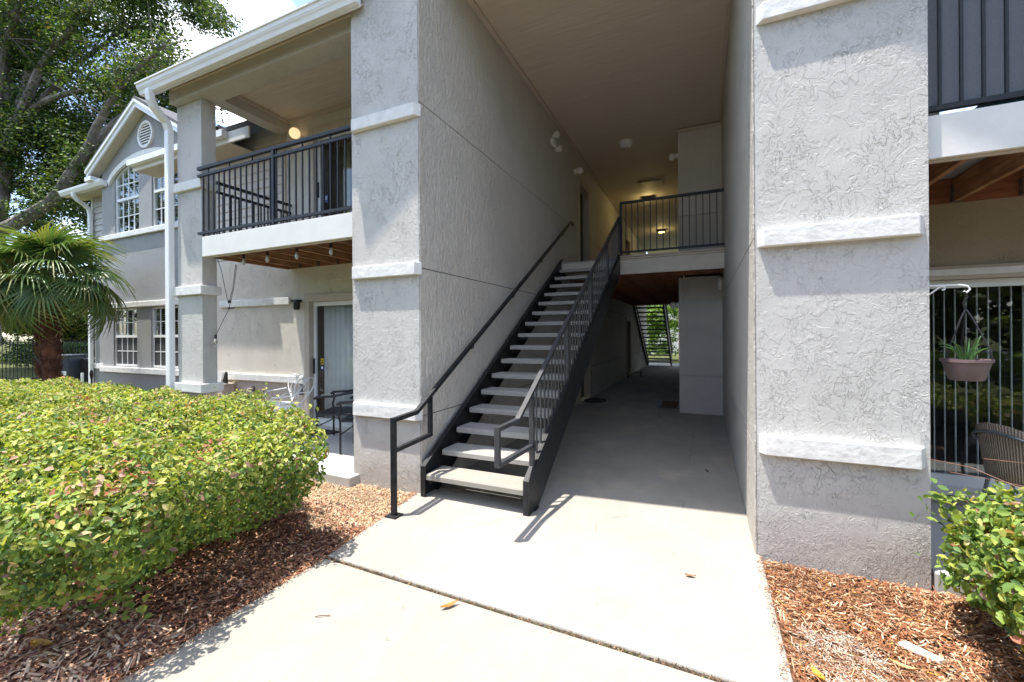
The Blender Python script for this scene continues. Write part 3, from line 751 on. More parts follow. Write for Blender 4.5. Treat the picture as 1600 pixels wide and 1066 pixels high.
# round louvred vent
vn = wpart('gable_vent', MB().lathe((-10.76, YW - .045, 5.885), [(.285, 0), (.285, .045), (.235, .045), (.235, .0), (.285, 0)], 28, 1, False), 'trim', smooth=True)
for i in range(8):
    zc = 5.885 - .2 + i * .057; hw = math.sqrt(max(.001, .232 ** 2 - (zc - 5.885) ** 2))
    part('louvre', MB().prism([(YW - .035, zc - .022), (YW - .03, zc - .026), (YW - .006, zc + .018), (YW - .011, zc + .022)], 0, -10.76 - hw, -10.76 + hw), 'trim', vn)
part('vent_backing', MB().lathe((-10.76, YW - .004, 5.885), [(.232, 0), (.232, .003)], 24, 1), 'groove', vn)
# bay roof: shingle slabs, rake boards, soffits, returns
for s in (-1, 1):
    xe_ = WC + s * 2.08
    ez = 6.42 - .565 * 2.08
    wpart('roof', MB().prism([(WC, 6.56), (xe_, ez + .14), (xe_, ez + .20), (WC, 6.62)], 1, 4.78, 12), 'shingle')
    wpart('rake_board', MB().prism([(WC, 6.40), (xe_, ez - .02), (xe_, ez + .138), (WC, 6.558)], 1, 4.80, 4.83), 'pvc')
    wpart('rake_board', MB().prism([(WC, 6.50), (xe_, ez + .08), (xe_, ez + .138), (WC, 6.559)], 1, 4.772, 4.798), 'pvc')
    wpart('soffit', MB().prism([(WC, 6.415), (xe_, ez - .005), (xe_, ez + .01), (WC, 6.43)], 1, 4.831, YW - .002), 'soffit')
    wpart('eave_return', MB().box(*sorted((WC + s * 1.86, xe_ + s * .06)), 4.79, YW - .004, ez - .09, ez + .01), 'pvc', bevel=.01)
# wall left of the bay: siding above, stucco below, eave, gutter, downspout
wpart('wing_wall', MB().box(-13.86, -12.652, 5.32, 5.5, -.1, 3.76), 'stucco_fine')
wpart('siding_backing', MB().box(-13.86, -12.652, 5.335, 5.5, 3.761, 5.12), 'siding')
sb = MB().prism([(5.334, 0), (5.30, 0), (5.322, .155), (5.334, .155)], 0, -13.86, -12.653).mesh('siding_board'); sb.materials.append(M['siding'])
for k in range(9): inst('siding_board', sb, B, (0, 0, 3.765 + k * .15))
wpart('trim_band', MB().box(-13.9, -12.655, 5.27, 5.319, .82, .94), 'trim'); wpart('trim_band', MB().box(-13.88, -12.655, 5.28, 5.319, 3.70, 3.76), 'pvc')
wpart('corner_board', MB().box(-13.93, -13.862, 5.29, 5.5, 3.761, 5.1), 'fascia')
wpart('eave_fascia', MB().box(-14.35, -12.40, 4.96, 4.99, 5.04, 5.17), 'pvc')
wpart('gutter', MB().prism([(4.958, 5.05), (4.90, 5.05), (4.86, 5.12), (4.855, 5.17), (4.958, 5.17)], 0, -14.38, -12.40), 'pvc')
wpart('soffit', MB().box(-14.35, -12.655, 4.991, 5.33, 5.06, 5.075), 'soffit')
wpart('roof', MB().prism([(4.95, 5.18), (9, 7.0), (9, 7.1), (4.95, 5.24)], 0, -14.35, -12.86), 'shingle')
wpart('wing_side_wall', MB().box(-13.86, -13.7, 5.501, 14, -.1, 5.1), 'siding')
wpart('eave_fascia', MB().box(-15.2, -14.4, 6.8, 6.83, 5.0, 5.18), 'fascia'); wpart('soffit', MB().box(-15.2, -14.4, 6.831, 9, 5.0, 5.02), 'soffit')
def spout(path, w=.052, d=.04):
    mb = MB(); P = [Vector(p) for p in path]; vs = []
    for i, p in enumerate(P):
        t = (P[min(i + 1, len(P) - 1)] - P[max(i - 1, 0)]).normalized()
        s = Vector((1, .0, 0)); s = (s - t * s.dot(t)).normalized(); n2 = t.cross(s)
        for a, b2 in ((-1, -1), (1, -1), (1, 1), (-1, 1)): vs.append(p + s * w * a + n2 * d * b2)
    fs = [(4 * i + j, 4 * i + (j + 1) % 4, 4 * i + 4 + (j + 1) % 4, 4 * i + 4 + j) for i in range(len(P) - 1) for j in range(4)] + [(3, 2, 1, 0), tuple(4 * len(P) - 4 + j for j in range(4))]
    o = wpart('downspout', mb.add(vs, fs), 'pvc', bevel=.008); return o
spout([(-7.17, 3.365, 5.12), (-7.17, 3.365, 5.06), (-7.175, 3.38, 4.98), (-7.19, 3.42, 4.91), (-7.215, 3.52, 4.83), (-7.235, 3.60, 4.77), (-7.245, 3.64, 4.66), (-7.245, 3.64, 3.0), (-7.245, 3.64, .05)])
spout([(-13.75, 4.90, 5.06), (-13.75, 4.91, 4.98), (-13.76, 4.98, 4.90), (-13.80, 5.12, 4.83), (-13.82, 5.21, 4.74), (-13.82, 5.23, 4.6), (-13.82, 5.23, .05)], .05, .035)

# ================================================================== STAIRS
def stairs(loc_label, mirror=False, yc=12.7):
    fy = (lambda y: 2 * yc - y) if mirror else (lambda y: y)
    root = thing('staircase', loc_label, 'staircase', (-1.98, fy(3.5), 0))
    P = lambda nm, mb, mat, par=None, **k: part(nm, mb, mat, par or root, **k)
    def pr(poly, x0, x1):
        q = [(fy(a), b) for a, b in poly]; return MB().prism(q, 0, x0, x1)
    st = [(3.43, 0), (3.43, .30), (7.995, 3.06), (7.995, 2.70), (3.66, 0)]
    for x0, x1 in ((-2.56, -2.545), (-1.42, -1.405)): P('stringer', pr(st, x0, x1), 'metal')
    for s, (xa, xb) in ((1, (-2.545, -2.505)), (-1, (-1.46, -1.42))):              # channel flanges
        P('stringer_flange', pr([(3.67, 0), (7.995, 2.70), (7.995, 2.712), (3.65, 0)], xa, xb), 'metal')
        P('stringer_flange', pr([(3.43, .292), (3.43, .304), (7.99, 3.064), (7.99, 3.052)], xa, xb), 'metal')
        P('stringer_front', MB().box(xa, xb, *sorted((fy(3.428), fy(3.44))), 0, .29), 'metal')
    tm = MB().prism([(0, 0), (.30, 0), (.30, .055), (.012, .055), (0, .043)], 0, -.52, .52).mesh('tread') if not mirror else MB().prism([(0, 0), (-.30, 0), (-.30, .055), (-.012, .055), (0, .043)], 0, -.52, .52).mesh('tread')
    tm.materials.append(M['tread'])
    tm2 = tm.copy(); tm2.materials.clear(); tm2.materials.append(M['walk'])
    bm = MB().box(-.02, .02, -.13, .13, -.045, -.002).mesh('tread_bracket'); bm.materials.append(M['metal'])
    for i in range(16):
        y = 3.44 + .286 * i; z = .225 + .173 * i - .055
        t = inst('tread', tm2 if i == 0 else tm, root, (-1.982, fy(y), z))
        for xx in (-.50, .50):
            k = bpy.data.objects.new('tread_bracket', bm); COL.objects.link(k); k.parent = t; k.location = (xx, .16 * (-1 if mirror else 1), 0)
    # right-hand railing: handrail with front loop, posts, balusters
    hz = lambda y: .881 + .602 * (y - 3.28)
    X = -1.44; s = .021
    def sw(pts, hw=s, hh=.016, x=X): return MB().sweep([(x, fy(y), z) for y, z in pts], (1, 0, 0), hw, hh)
    r = P('handrail', sw([(3.60, .575), (2.893, .595), (2.893, .872), (3.275, .872), (8.06, hz(8.06) - .0), (8.06, 3.12)]), 'metal_lite' if not mirror else 'metal')
    for y in (3.60, 4.72, 5.84, 6.96):
        z0 = 0 if y == 3.6 else .30 + .602 * (y - 3.43) - .10
        w = .021
        P('post', MB().box(X - w, X + w, *sorted((fy(y - w), fy(y + w))), z0, hz(y) - .02), 'metal_lite' if not mirror else 'metal')
    P('base_plate', MB().box(X - .05, X + .05, *sorted((fy(3.55), fy(3.65))), .001, .012), 'metal')
    n = 0; y = 3.72; hgt = hz(4) - .018 - (.30 + .604 * (4 - 3.43))
    bl = MB().box(-.0075, .0075, -.0075, .0075, 0, hgt).mesh('baluster'); bl.materials.append(M['metal_lite' if not mirror else 'metal'])
    while y < 8.0:
        if min(abs(y - q) for q in (3.6, 4.72, 5.84, 6.96)) > .04: inst('baluster', bl, root, (X, fy(y), .30 + .604 * (y - 3.43)))
        y += .112
    return root
stairs('black steel staircase with concrete treads climbing the near end of the passage')
stairs('dark open-riser staircase silhouetted at the far end of the passage', True)

# wall-side handrail of the near stair
hr = thing('handrail', 'black square handrail with front loop along the left passage wall', 'handrail', (-2.49, 2.96, 0))
X = -2.50
part('rail', MB().sweep([(X, 3.51, .60), (X, 2.966, .575), ], (1, 0, 0), .02, .018), 'metal', hr)
part('rail', MB().sweep([(X, 3.515, .585), (X, 3.515, .972), ], (1, 0, 0), .02, .018), 'metal', hr)
part('rail', MB().sweep([(X, 2.966, 0.01), (X, 2.966, .848), (X, 3.29, .861), (X, 8.52, 3.91), (X, 8.66, 3.93), (X, 8.66, 3.87)], (1, 0, 0), .021, .019), 'metal', hr)
part('base_plate', MB().box(X - .06, X + .06, 2.91, 3.02, .001, .012), 'metal', hr)
for y in (4.4, 5.6, 6.8, 8.0):
    z = .861 + (y - 3.29) * .583 - .02
    part('wall_bracket', MB().tube([(X, y, z), (X, y, z - .05), (XL + .012, y, z - .07)], .008, 6).lathe((XL + .002, y, z - .07), [(.03, 0), (.03, .012)], 12, 0), 'metal', hr)

def guard(name, label, x0, x1, y, z0, top, mid, posts, pitch, base, group=None, side=None, cat='railing'):
    """front guard rail along X with balusters"""
    root = thing(name, label, cat, ((x0 + x1) / 2, y, base), group)
    part('top_rail', MB().box(x0, x1, y - .024, y + .024, top - .045, top), 'metal', root, bevel=.004)
    part('bottom_rail', MB().box(x0, x1, y - .018, y + .018, z0, z0 + .035), 'metal', root)
    hi = top - .046
    if mid:
        part('mid_rail', MB().box(x0, x1, y - .018, y + .018, mid - .035, mid), 'metal', root); hi = mid - .036
    for p in posts: part('post', MB().box(p - .021, p + .021, y - .0215, y + .0215, base, top - .046), 'metal', root)
    bl = MB().box(-.008, .008, -.008, .008, z0 - (.05 if mid else 0), hi).mesh('baluster'); bl.materials.append(M['metal'])
    sh = MB().box(-.008, .008, -.008, .008, (mid or 0) + .001, top - .046).mesh('baluster'); sh.materials.append(M['metal'])
    n = int(round((x1 - x0) / pitch))
    for k in range(1, n):
        x = x0 + (x1 - x0) * k / n
        if any(abs(x - p) < .045 for p in posts): continue
        inst('baluster', bl, root, (x, y, 0))
        if mid and k % 4 == 2: inst('baluster', sh, root, (x, y, 0))
    return root
guard('landing_railing', 'black guard rail across the upper landing above the passage', -1.42, XR - .005, 8.05, 3.09, 4.05, None, [-1.40], .112, 3.0)
guard('balcony_railing', 'black metal railing on the left balcony above the patio', -6.53, -3.505, 3.64, 3.035, 3.99, 3.885, [-4.95], .118, 2.99, 'balcony railings')
sr = thing('side_railing', 'black railing along the left side of the balcony behind the column', 'railing', (-6.3, 4.3, 2.99))
part('top_rail', MB().box(-6.325, -6.285, 3.75, YB - .01, 3.76, 3.80), 'metal', sr); part('mid_rail', MB().box(-6.32, -6.29, 3.75, YB - .01, 3.63, 3.665), 'metal', sr)
part('bottom_rail', MB().box(-6.32, -6.29, 3.75, YB - .01, 3.04, 3.07), 'metal', sr)
bl = MB().box(-.008, .008, -.008, .008, 3.071, 3.629).mesh('baluster'); bl.materials.append(M['metal'])
for k in range(10): inst('baluster', bl, sr, (-6.305, 3.84 + k * .115, 0))
gr = guard('balcony_railing', 'black railing backed with blue grey screen cloth on the right balcony', 1.292, 4.6, 3.63, 3.02, 4.05, None, [2.9], .102, 2.99, 'balcony railings')
for o in list(gr.children):
    if o.name.startswith('baluster'): pass
sc = solo('privacy_screen', MB().box(1.296, 4.6, 3.665, 3.670, 3.03, 4.02), 'shade_cloth', 'blue grey screen cloth tied behind the right balcony bars', 'screen')
# odds and ends on the right balcony floor
solo('balcony_tray', MB().box(1.62, 1.95, 3.68, 3.95, 2.992, 3.06), plain('teal_plastic', (.05, .13, .15), .4), 'teal plastic tray behind the right balcony fascia', 'tray', bevel=.01)

# ================================================================== LAMPS AND FITTINGS
def globe_lamp(label, c, wall, axis, r=.075, lit=False):
    root = thing('globe_lamp', label, 'lamp', wall, 'round globe wall lamps')
    part('globe', MB().sphere(c, r, 18, 12), 'lit' if lit else 'globe', root, smooth=True)
    d = (Vector(c) - Vector(wall)); part('mount', MB().tube([Vector(wall), Vector(wall) + d * .25, Vector(c) - d.normalized() * r * .8], [.055, .055, .04], 14), 'plastic_white', root, smooth=True)
    return root
globe_lamp('white globe lamp on the left passage wall above the upper door', (XL + .12, 9.15, 5.20), (XL, 9.15, 5.20), 0)
globe_lamp('white globe lamp beside the upper storage block corner', (-.575, 9.35, 5.24), (-.452, 9.35, 5.24), 0)
globe_lamp('white globe lamp beside the ground floor storage block corner', (-.575, 9.35, 2.17), (-.452, 9.35, 2.17), 0, .07)
gl = globe_lamp('lit warm globe lamp on the balcony wall beside the upper sliding door', (-6.06, YB - .12, 4.90), (-6.06, YB, 4.86), 1, .085, True)
em = thing('emergency_light', 'white twin-head emergency light high on the left passage wall', 'lamp', (XL, 7.62, 5.22))
part('housing', MB().box(XL + .001, XL + .07, 7.53, 7.72, 5.16, 5.26), 'plastic_white', em, bevel=.01)
for y, z in ((7.56, 5.31), (7.70, 5.10)): part('lamp_head', MB().tube([(XL + .04, y, z), (XL + .10, y - .03, z), (XL + .15, y - .05, z - .01)], [.03, .055, .06], 12), 'plastic_white', em, smooth=True)
dm = thing('ceiling_dome', 'white round dome fitting on the passage ceiling', 'ceiling light', (-1.49, 9.25, 5.69))
part('base', MB().lathe((-1.49, 9.25, 5.65), [(.145, 0), (.15, .038)], 24), 'plastic_white', dm, smooth=True)
part('dome', MB().lathe((-1.49, 9.25, 5.585), [(.06, 0), (.11, .015), (.135, .04), (.14, .064)], 24), 'globe', dm, smooth=True)
for y, lab in ((13.27, 'lit dark-rimmed ceiling lamp halfway along the upper passage'), (17.7, 'lit dark-rimmed ceiling lamp near the far end of the upper passage')):
    t = thing('ceiling_lamp', lab, 'ceiling light', (-1.5, y, 5.69), 'dark rimmed ceiling lamps')
    part('rim', MB().box(-1.66, -1.34, y - .10, y + .10, 5.60, 5.688), 'black_plastic', t, bevel=.01)
    part('lens', MB().box(-1.60, -1.40, y - .07, y + .07, 5.575, 5.598), 'lit_small', t)
    ld = bpy.data.lights.new('lamp_bulb', 'POINT'); ld.energy = 3; ld.color = (1, .78, .30); ld.shadow_soft_size = .08
    lo = bpy.data.objects.new('lamp_bulb', ld); COL.objects.link(lo); lo.parent = t; lo.location = (0, 0, -.22)
bx = thing('bulkhead_light', 'round white bulkhead light on the right passage wall below landing level', 'lamp', (XR, 9.02, 2.53))
part('mount', MB().lathe((XR - .03, 8.80, 2.53), [(.13, 0), (.13, .029)], 24, 0), 'casing', bx)
part('diffuser', MB().lathe((XR - .09, 8.80, 2.53), [(.105, 0), (.125, .015), (.128, .059)], 24, 0), 'globe', bx, smooth=True)
pl_ = thing('patio_wall_light', 'small black lantern on the patio wall beside the door casing', 'lamp', (-6.10, YB, 2.12))
part('bracket', MB().box(-6.22, -6.06, YB - .10, YB - .002, 2.15, 2.19), 'black_plastic', pl_, bevel=.005)
part('shade', MB().lathe((-6.08, YB - .09, 2.02), [(.035, 0), (.05, .03), (.05, .12), (.03, .14)], 14), 'black_plastic', pl_, smooth=True)
ob = thing('outlet_box', 'grey weatherproof outlet box low on the patio wall', 'outlet', (-6.06, YB, .6))
part('cover', MB().box(-6.10, -6.02, YB - .06, YB - .002, .62, .76), 'hanger', ob, bevel=.012)
part('conduit', MB().box(-6.075, -6.045, YB - .03, YB - .002, .78, .80), 'hanger', ob)
fc = thing('hose_tap', 'brass hose tap on the patio wall behind the white iron chairs', 'tap', (-7.3, YB, .65))
part('flange', MB().lathe((-7.3, YB - .012, .66), [(.05, 0), (.05, .01)], 12, 1), 'hanger', fc)
part('spout', MB().tube([(-7.3, YB - .01, .66), (-7.3, YB - .10, .66), (-7.3, YB - .12, .60)], .018, 8), 'casing', fc, smooth=True)

# utility cabinet beside the column, with a white panel lying on it
ub = thing('utility_cabinet', 'beige utility cabinet against the patio wall behind the balcony column', 'cabinet', (-8.1, 4.8, 0))
part('body', MB().box(-8.5, -7.74, 4.68, 4.895, -.05, .72), 'stucco_patio_low', ub, bevel=.01)
part('lid', MB().box(-8.52, -7.72, 4.66, 4.895, .722, .75), 'casing', ub, bevel=.006)
sp = thing('solar_panel', 'small tilted white panel on a black stand atop the utility cabinet', 'panel', (-8.0, 4.75, .75))
part('panel', MB().prism([(-8.02, .76), (-7.86, .76), (-7.76, .965), (-7.92, .965)], 1, 4.72, 4.735), 'plastic_white', sp)
part('stand', MB().prism([(-7.86, .752), (-7.74, .752), (-7.745, .95), (-7.77, .96)], 1, 4.745, 4.78).box(-8.2, -8.03, 4.70, 4.80, .752, .79), 'black_plastic', sp)

# string lights under the balcony and down to the corner
sg = thing('string_lights', 'black string lights with clear bulbs under the left balcony', 'string lights', (-5, 3.7, 2.7))
hooks = [(-6.25, 2.70), (-5.70, 2.70), (-5.22, 2.70), (-4.67, 2.70), (-4.08, 2.70), (-3.6, 2.70)]
pts = []
for (a, z), (b2, z2) in zip(hooks, hooks[1:]):
    for k in range(6):
        t = k / 6; pts.append((a + (b2 - a) * t, 3.74, z - .03 * 4 * t * (1 - t)))
part('wire', MB().tube(pts, .004, 5), 'black_plastic', sg)
part('wire', MB().tube([(-6.28, 3.74, 2.70), (-6.29, 3.80, 2.55), (-6.32, 3.90, 2.13), (-6.32, 3.93, 2.10), (-6.32, 3.98, 2.3), (-6.33, 4.03, 2.66)], .004, 5), 'black_plastic', sg)
part('wire', MB().tube([(-6.33, 4.05, 2.66), (-6.33, 4.0, 2.3), (-6.34, 3.93, 1.98), (-6.36, 3.85, 1.8), (-6.36, 3.76, 1.60)], .004, 5), 'black_plastic', sg)
for x, y, z in [(h_[0], 3.74, 2.685) for h_ in hooks[1:5]] + [(-6.36, 3.76, 1.60)]:
    s_ = part('socket', MB().tube([(x, y, z + .02), (x, y, z - .035)], .017, 8), 'black_plastic', sg)
    part('bulb', MB().lathe((x, y, z - .125), [(.006, 0), (.018, .012), (.026, .036), (.021, .062), (.013, .088)], 12), 'bulb_glass', s_, smooth=True)
part('socket', MB().sphere((-6.32, 3.93, 2.10), .025, 8, 6), 'black_plastic', sg); part('socket', MB().box(-6.40, -6.28, 3.95, 3.98, 2.0, 2.02), 'black_plastic', sg)

# ================================================================== PATIO FURNITURE
def armchair(label, x, y, rz, z=.09):
    """black tubular patio chair, front towards -Y at rz=0"""
    root = thing('patio_chair', label, 'chair', (0, 0, 0), 'black metal patio chairs')
    r = .014; W = .27
    for s in (-1, 1):
        part('leg', MB().tube([(s * W, -.26, 0), (s * W, -.26, .40), (s * W, -.275, .48), (s * W, -.25, .56), (s * W, -.26, .64)], r, 8), 'metal', root, smooth=True)
        part('leg', MB().tube([(s * W * .95, .30, 0), (s * W * .95, .22, .40), (s * W * .95, .24, .46)], r, 8), 'metal', root, smooth=True)
        part('arm', MB().tube([(s * W, -.30, .63), (s * W, -.26, .655), (s * W, -.05, .665), (s * W * .97, .14, .70), (s * W * .92, .27, .72)], .018, 8), 'metal', root, smooth=True)
        part('back_post', MB().tube([(s * W * .92, .22, .42), (s * W * .92, .27, .70), (s * W * .88, .38, 1.02)], r, 8), 'metal', root, smooth=True)
    part('seat_frame', MB().tube([(-W, -.26, .42), (W, -.26, .42)], r, 8).tube([(-W, .22, .41), (W, .22, .41)], r, 8).tube([(-W, -.26, .42), (-W, .22, .41)], r, 8).tube([(W, -.26, .42), (W, .22, .41)], r, 8).tube([(-W * .9, .38, 1.02), (W * .9, .38, 1.02)], r, 8), 'metal', root, smooth=True, kind='stuff')
    part('stretcher', MB().tube([(-W, -.26, .25), (W, -.26, .25)], .009, 6), 'metal', root)
    sm = MB().box(-W + .01, W - .01, -.02, .02, 0, .008).mesh('seat_slat'); sm.materials.append(M['metal'])
    for k in range(9): inst('seat_slat', sm, root, (0, -.22 + k * .052, .428))
    bm_ = MB().box(-W * .86, W * .86, -.004, .004, -.022, .022).mesh('back_slat'); bm_.materials.append(M['metal'])
    for k in range(9):
        t = (k + .5) / 9; inst('back_slat', bm_, root, (0, .25 + .13 * t, .50 + .50 * t), (-.27, 0, 0))
    root.location = (x, y, z); root.rotation_euler = (0, 0, rz); ROOTLOC.pop(root.name, None); return root
def fixroot(root):  # parts were built round the origin
    for ch in root.children: ch.location = (0, 0, 0) if not ch.location.length else ch.location
armchair('black metal patio chair facing left in front of the sliding door', -4.75, 4.56, math.radians(-66))
armchair('black metal patio chair partly hidden behind the left pillar', -4.09, 4.33, math.radians(-62))

def iron_chair(label, x, y, rz):
    root = thing('iron_chair', label, 'chair', (0, 0, 0), 'white iron garden chairs')
    r = .0075
    seat = MB().lathe((0, 0, .44), [(.18, 0), (.20, .006), (.20, .014), (.17, .018)], 24); part('seat', seat, 'white_iron', root, smooth=True)
    for a in (45, 135, 225, 315):
        c, s = math.cos(math.radians(a)), math.sin(math.radians(a))
        part('leg', MB().tube([(c * .17, s * .17, .44), (c * .15, s * .15, .30), (c * .20, s * .20, .12), (c * .24, s * .24, 0)], r, 6), 'white_iron', root, smooth=True)
    # heart-shaped back of bent rod, with scrolls
    def heart(w, z0, hgt, n=22, yo=.19, lean=.12):
        pts = []
        for i in range(n + 1):
            t = PI * i / n
            xx = w * math.sin(t) ** 3 * .5 * 1.6 * .8; zz = (13 * math.cos(t) - 5 * math.cos(2 * t) - 2 * math.cos(3 * t) - math.cos(4 * t))
            pts.append((xx, (zz + 17) / 29 * hgt + z0))
        return pts
    for s in (-1, 1):
        pts = [(s * q[0], .19 + (q[1] - .45) * .25, q[1]) for q in heart(.34, .45, .44)]
        part('back_rod', MB().tube(pts, r, 6), 'white_iron', root, smooth=True)
        pts = [(s * q[0] * .5, .19 + (q[1] - .45) * .25, q[1]) for q in heart(.34, .47, .30)]
        part('back_rod', MB().tube(pts, r * .8, 6), 'white_iron', root, smooth=True)
        sc_ = [(s * (.035 + .028 * math.cos(t) * (1 - t / 9)), .28, .845 + .028 * math.sin(t) * (1 - t / 9)) for t in np.linspace(0, 6.5, 14)]
        part('scroll', MB().tube(sc_, r * .8, 6), 'white_iron', root, smooth=True)
        part('arm', MB().tube([(s * .19, .22, .66), (s * .25, .08, .64), (s * .26, -.06, .63), (s * .22, -.12, .58), (s * .18, -.08, .45)], r, 6), 'white_iron', root, smooth=True)
    root.location = (x, y, .09); root.rotation_euler = (0, 0, rz); ROOTLOC.pop(root.name, None); return root
iron_chair('white iron garden chair with heart back facing the viewer by the patio wall', -6.02, 4.50, math.radians(-8))
iron_chair('white iron garden chair turned sideways beside the heart-back one', -5.55, 4.28, math.radians(-75))
def dmat(name, pts, z, th, mat, label):
    return solo(name, MB().prism(pts, 2, z, z + th), mat, label, 'doormat', 'doormats', bevel=.004)
hp = [(-5.92 + .0, 4.93)] + [(-5.55 + .42 * math.cos(a), 4.93 - .42 * abs(math.sin(a))) for a in np.linspace(PI, 2 * PI, 18)]
dmat('doormat', [(-5.96 + .0, 4.90)] + [(-5.55 + .41 * math.cos(a), 4.90 + .44 * math.sin(a)) for a in np.linspace(PI + .05, 2 * PI - .05, 18)] + [(-5.14, 4.90)], .091, .015, 'mat_dark', 'brown half-round doormat in front of the patio sliding door')
dmat('doormat', [(-2.36 + .26 * math.cos(a), 9.98 + .38 * math.sin(a)) for a in np.linspace(0, 2 * PI, 26)[:-1]], .001, .014, 'mat_dark', 'dark round doormat by the ground floor door in the passage')
rm = thing('doormat', 'rectangular coir doormat with black border beside the storage block', 'doormat', (-.7, 10.0, 0), 'doormats')
part('border', MB().box(-.93, -.47, 9.56, 10.5, .001, .010), 'black_plastic', rm); part('pile', MB().box(-.88, -.52, 9.61, 10.45, .0105, .020), 'mat_coir', rm)

# hanging basket on a bracket from the right pillar
hb = thing('hanging_basket', 'mauve plastic hanging basket with green onion-like leaves by the right pillar', 'hanging plant', (1.52, 3.66, 1.28))
bx_, by_ = 1.525, 3.66
pot = part('pot', MB().lathe((bx_, by_, 1.285), [(.075, 0), (.085, .01), (.105, .085), (.112, .115), (.122, .117), (.122, .135), (.108, .135), (.10, .115), (.01, .112)], 28), 'terracotta', hb, smooth=True)
part('soil', MB().lathe((bx_, by_, 1.39), [(.10, 0), (.10, .006), (.02, .012)], 18), 'stem', hb)
for a in (200, 320, 80):
    c, s = math.cos(math.radians(a)), math.sin(math.radians(a))
    part('hanger_wire', MB().tube([(bx_ + c * .118, by_ + s * .118, 1.40), (bx_ + c * .11, by_ + s * .11, 1.47), (bx_ + c * .03, by_ + s * .03, 1.68), (bx_, by_, 1.74)], .005, 6), 'black_plastic', hb, smooth=True)
part('hook', MB().tube([(bx_, by_, 1.73), (bx_ - .01, by_, 1.78), (bx_ + .008, by_, 1.82), (bx_ - .006, by_, 1.85)], .007, 6), 'black_plastic', hb, smooth=True)
for k in range(13):
    a = random.uniform(0, 2 * PI); L_ = random.uniform(.10, .24); d = random.uniform(.03, .14)
    p0 = (bx_ + .04 * math.cos(a), by_ + .04 * math.sin(a), 1.40)
    pth = [(p0[0] + math.cos(a) * d * t * t, p0[1] + math.sin(a) * d * t * t, p0[2] + L_ * (t - .25 * t ** 3 * (d / .1))) for t in np.linspace(0, 1, 7)]
    part('leaf_blade', MB().tube(pth, [.006, .0065, .006, .0055, .005, .004, .001], 5), plain('onion_leaf', (.07, .16, .045), .45, var=.3) if k == 0 else bpy.data.materials['onion_leaf'], hb, smooth=True)
br = thing('hook_bracket', 'white scrolled wire bracket on the right pillar holding the basket', 'bracket', (1.29, 3.66, 1.9))
part('arm', MB().tube([(1.29, by_, 1.895), (1.50, by_, 1.895), (1.535, by_, 1.885), (1.545, by_, 1.865), (1.53, by_, 1.845), (1.515, by_, 1.855)], .006, 6), 'white_iron', br, smooth=True)
part('brace', MB().tube([(1.29, by_, 1.80), (1.36, by_, 1.85), (1.405, by_, 1.89), (1.425, by_, 1.885), (1.425, by_, 1.87), (1.41, by_, 1.865)], .005, 6), 'white_iron', br, smooth=True)

# wicker tub chair on the right patio
wc = thing('wicker_chair', 'brown wicker tub chair with grey metal arm tube by the right patio door', 'chair', (0, 0, 0))
n = 22; vs = []; fs = []; uv = []
for i in range(n + 1):
    a = math.radians(-20 + 220 * i / n); rr = .27; zt = .83 - .15 * abs(math.cos(a)) ** 2.2
    for j in range(6):
        t = j / 5; r_ = rr + .05 * t; vs.append((r_ * math.cos(a), r_ * math.sin(a), .42 + (zt - .42) * t))
for i in range(n):
    for j in range(5): fs.append((6 * i + j, 6 * i + 6 + j, 6 * i + 7 + j, 6 * i + 1 + j))
bk = part('backrest', MB().add(vs, fs), 'wicker', wc, smooth=True)
sm = bk.modifiers.new('weave', 'SOLIDIFY'); sm.thickness = .014
ul = bk.data.uv_layers.new(name='UVMap')
for lp in bk.data.loops:
    k = lp.vertex_index; ul.data[lp.index].uv = ((k // 6) / n * 1.6, (k % 6) / 5)
part('seat', MB().lathe((0, 0, .40), [(.25, 0), (.27, .01), (.27, .03), (.24, .045)], 24), 'wicker', wc, smooth=True)
part('arm_tube', MB().tube([(.33 * math.cos(a), .33 * math.sin(a),   .77 - .14 * abs(math.cos(a)) ** 2.2) for a in np.radians(np.linspace(-22, 202, 26))], .012, 8), 'wicker_metal', wc, smooth=True)
for a in (-20, 200, 60, 120):
    c, s = math.cos(math.radians(a)), math.sin(math.radians(a)); zt = .66 if a in (-20, 200) else .42
    part('leg', MB().tube([(c * (.33 if zt > .5 else .26), s * (.33 if zt > .5 else .26), zt), (c * .28, s * .28, .3), (c * .31, s * .31, 0)], .012, 8), 'wicker_metal', wc, smooth=True)
wc.location = (2.22, 4.38, .09); wc.rotation_euler = (0, 0, math.radians(112)); ROOTLOC.pop(wc.name, None)

# scooter leaning by the far ground floor door
so_ = thing('kick_scooter', 'small dark scooter lying on the floor by the far left door', 'scooter', (-2.25, 16.0, 0))
part('deck', MB().box(-2.50, -2.42, 15.5, 16.1, .06, .09), 'black_plastic', so_, bevel=.01)
for x_, y_ in ((-2.46, 15.42), (-2.10, 16.05)): part('wheel', MB().lathe((x_ - .02, y_, .11), [(.06, 0), (.11, .004), (.11, .036), (.06, .04)], 20, 0), 'black_plastic', so_, smooth=True)
part('steering_tube', MB().tube([(-2.46, 16.1, .1), (-2.25, 16.07, .16), (-2.10, 16.05, .11), (-2.0, 15.8, .2)], .018, 8), 'metal_lite', so_)

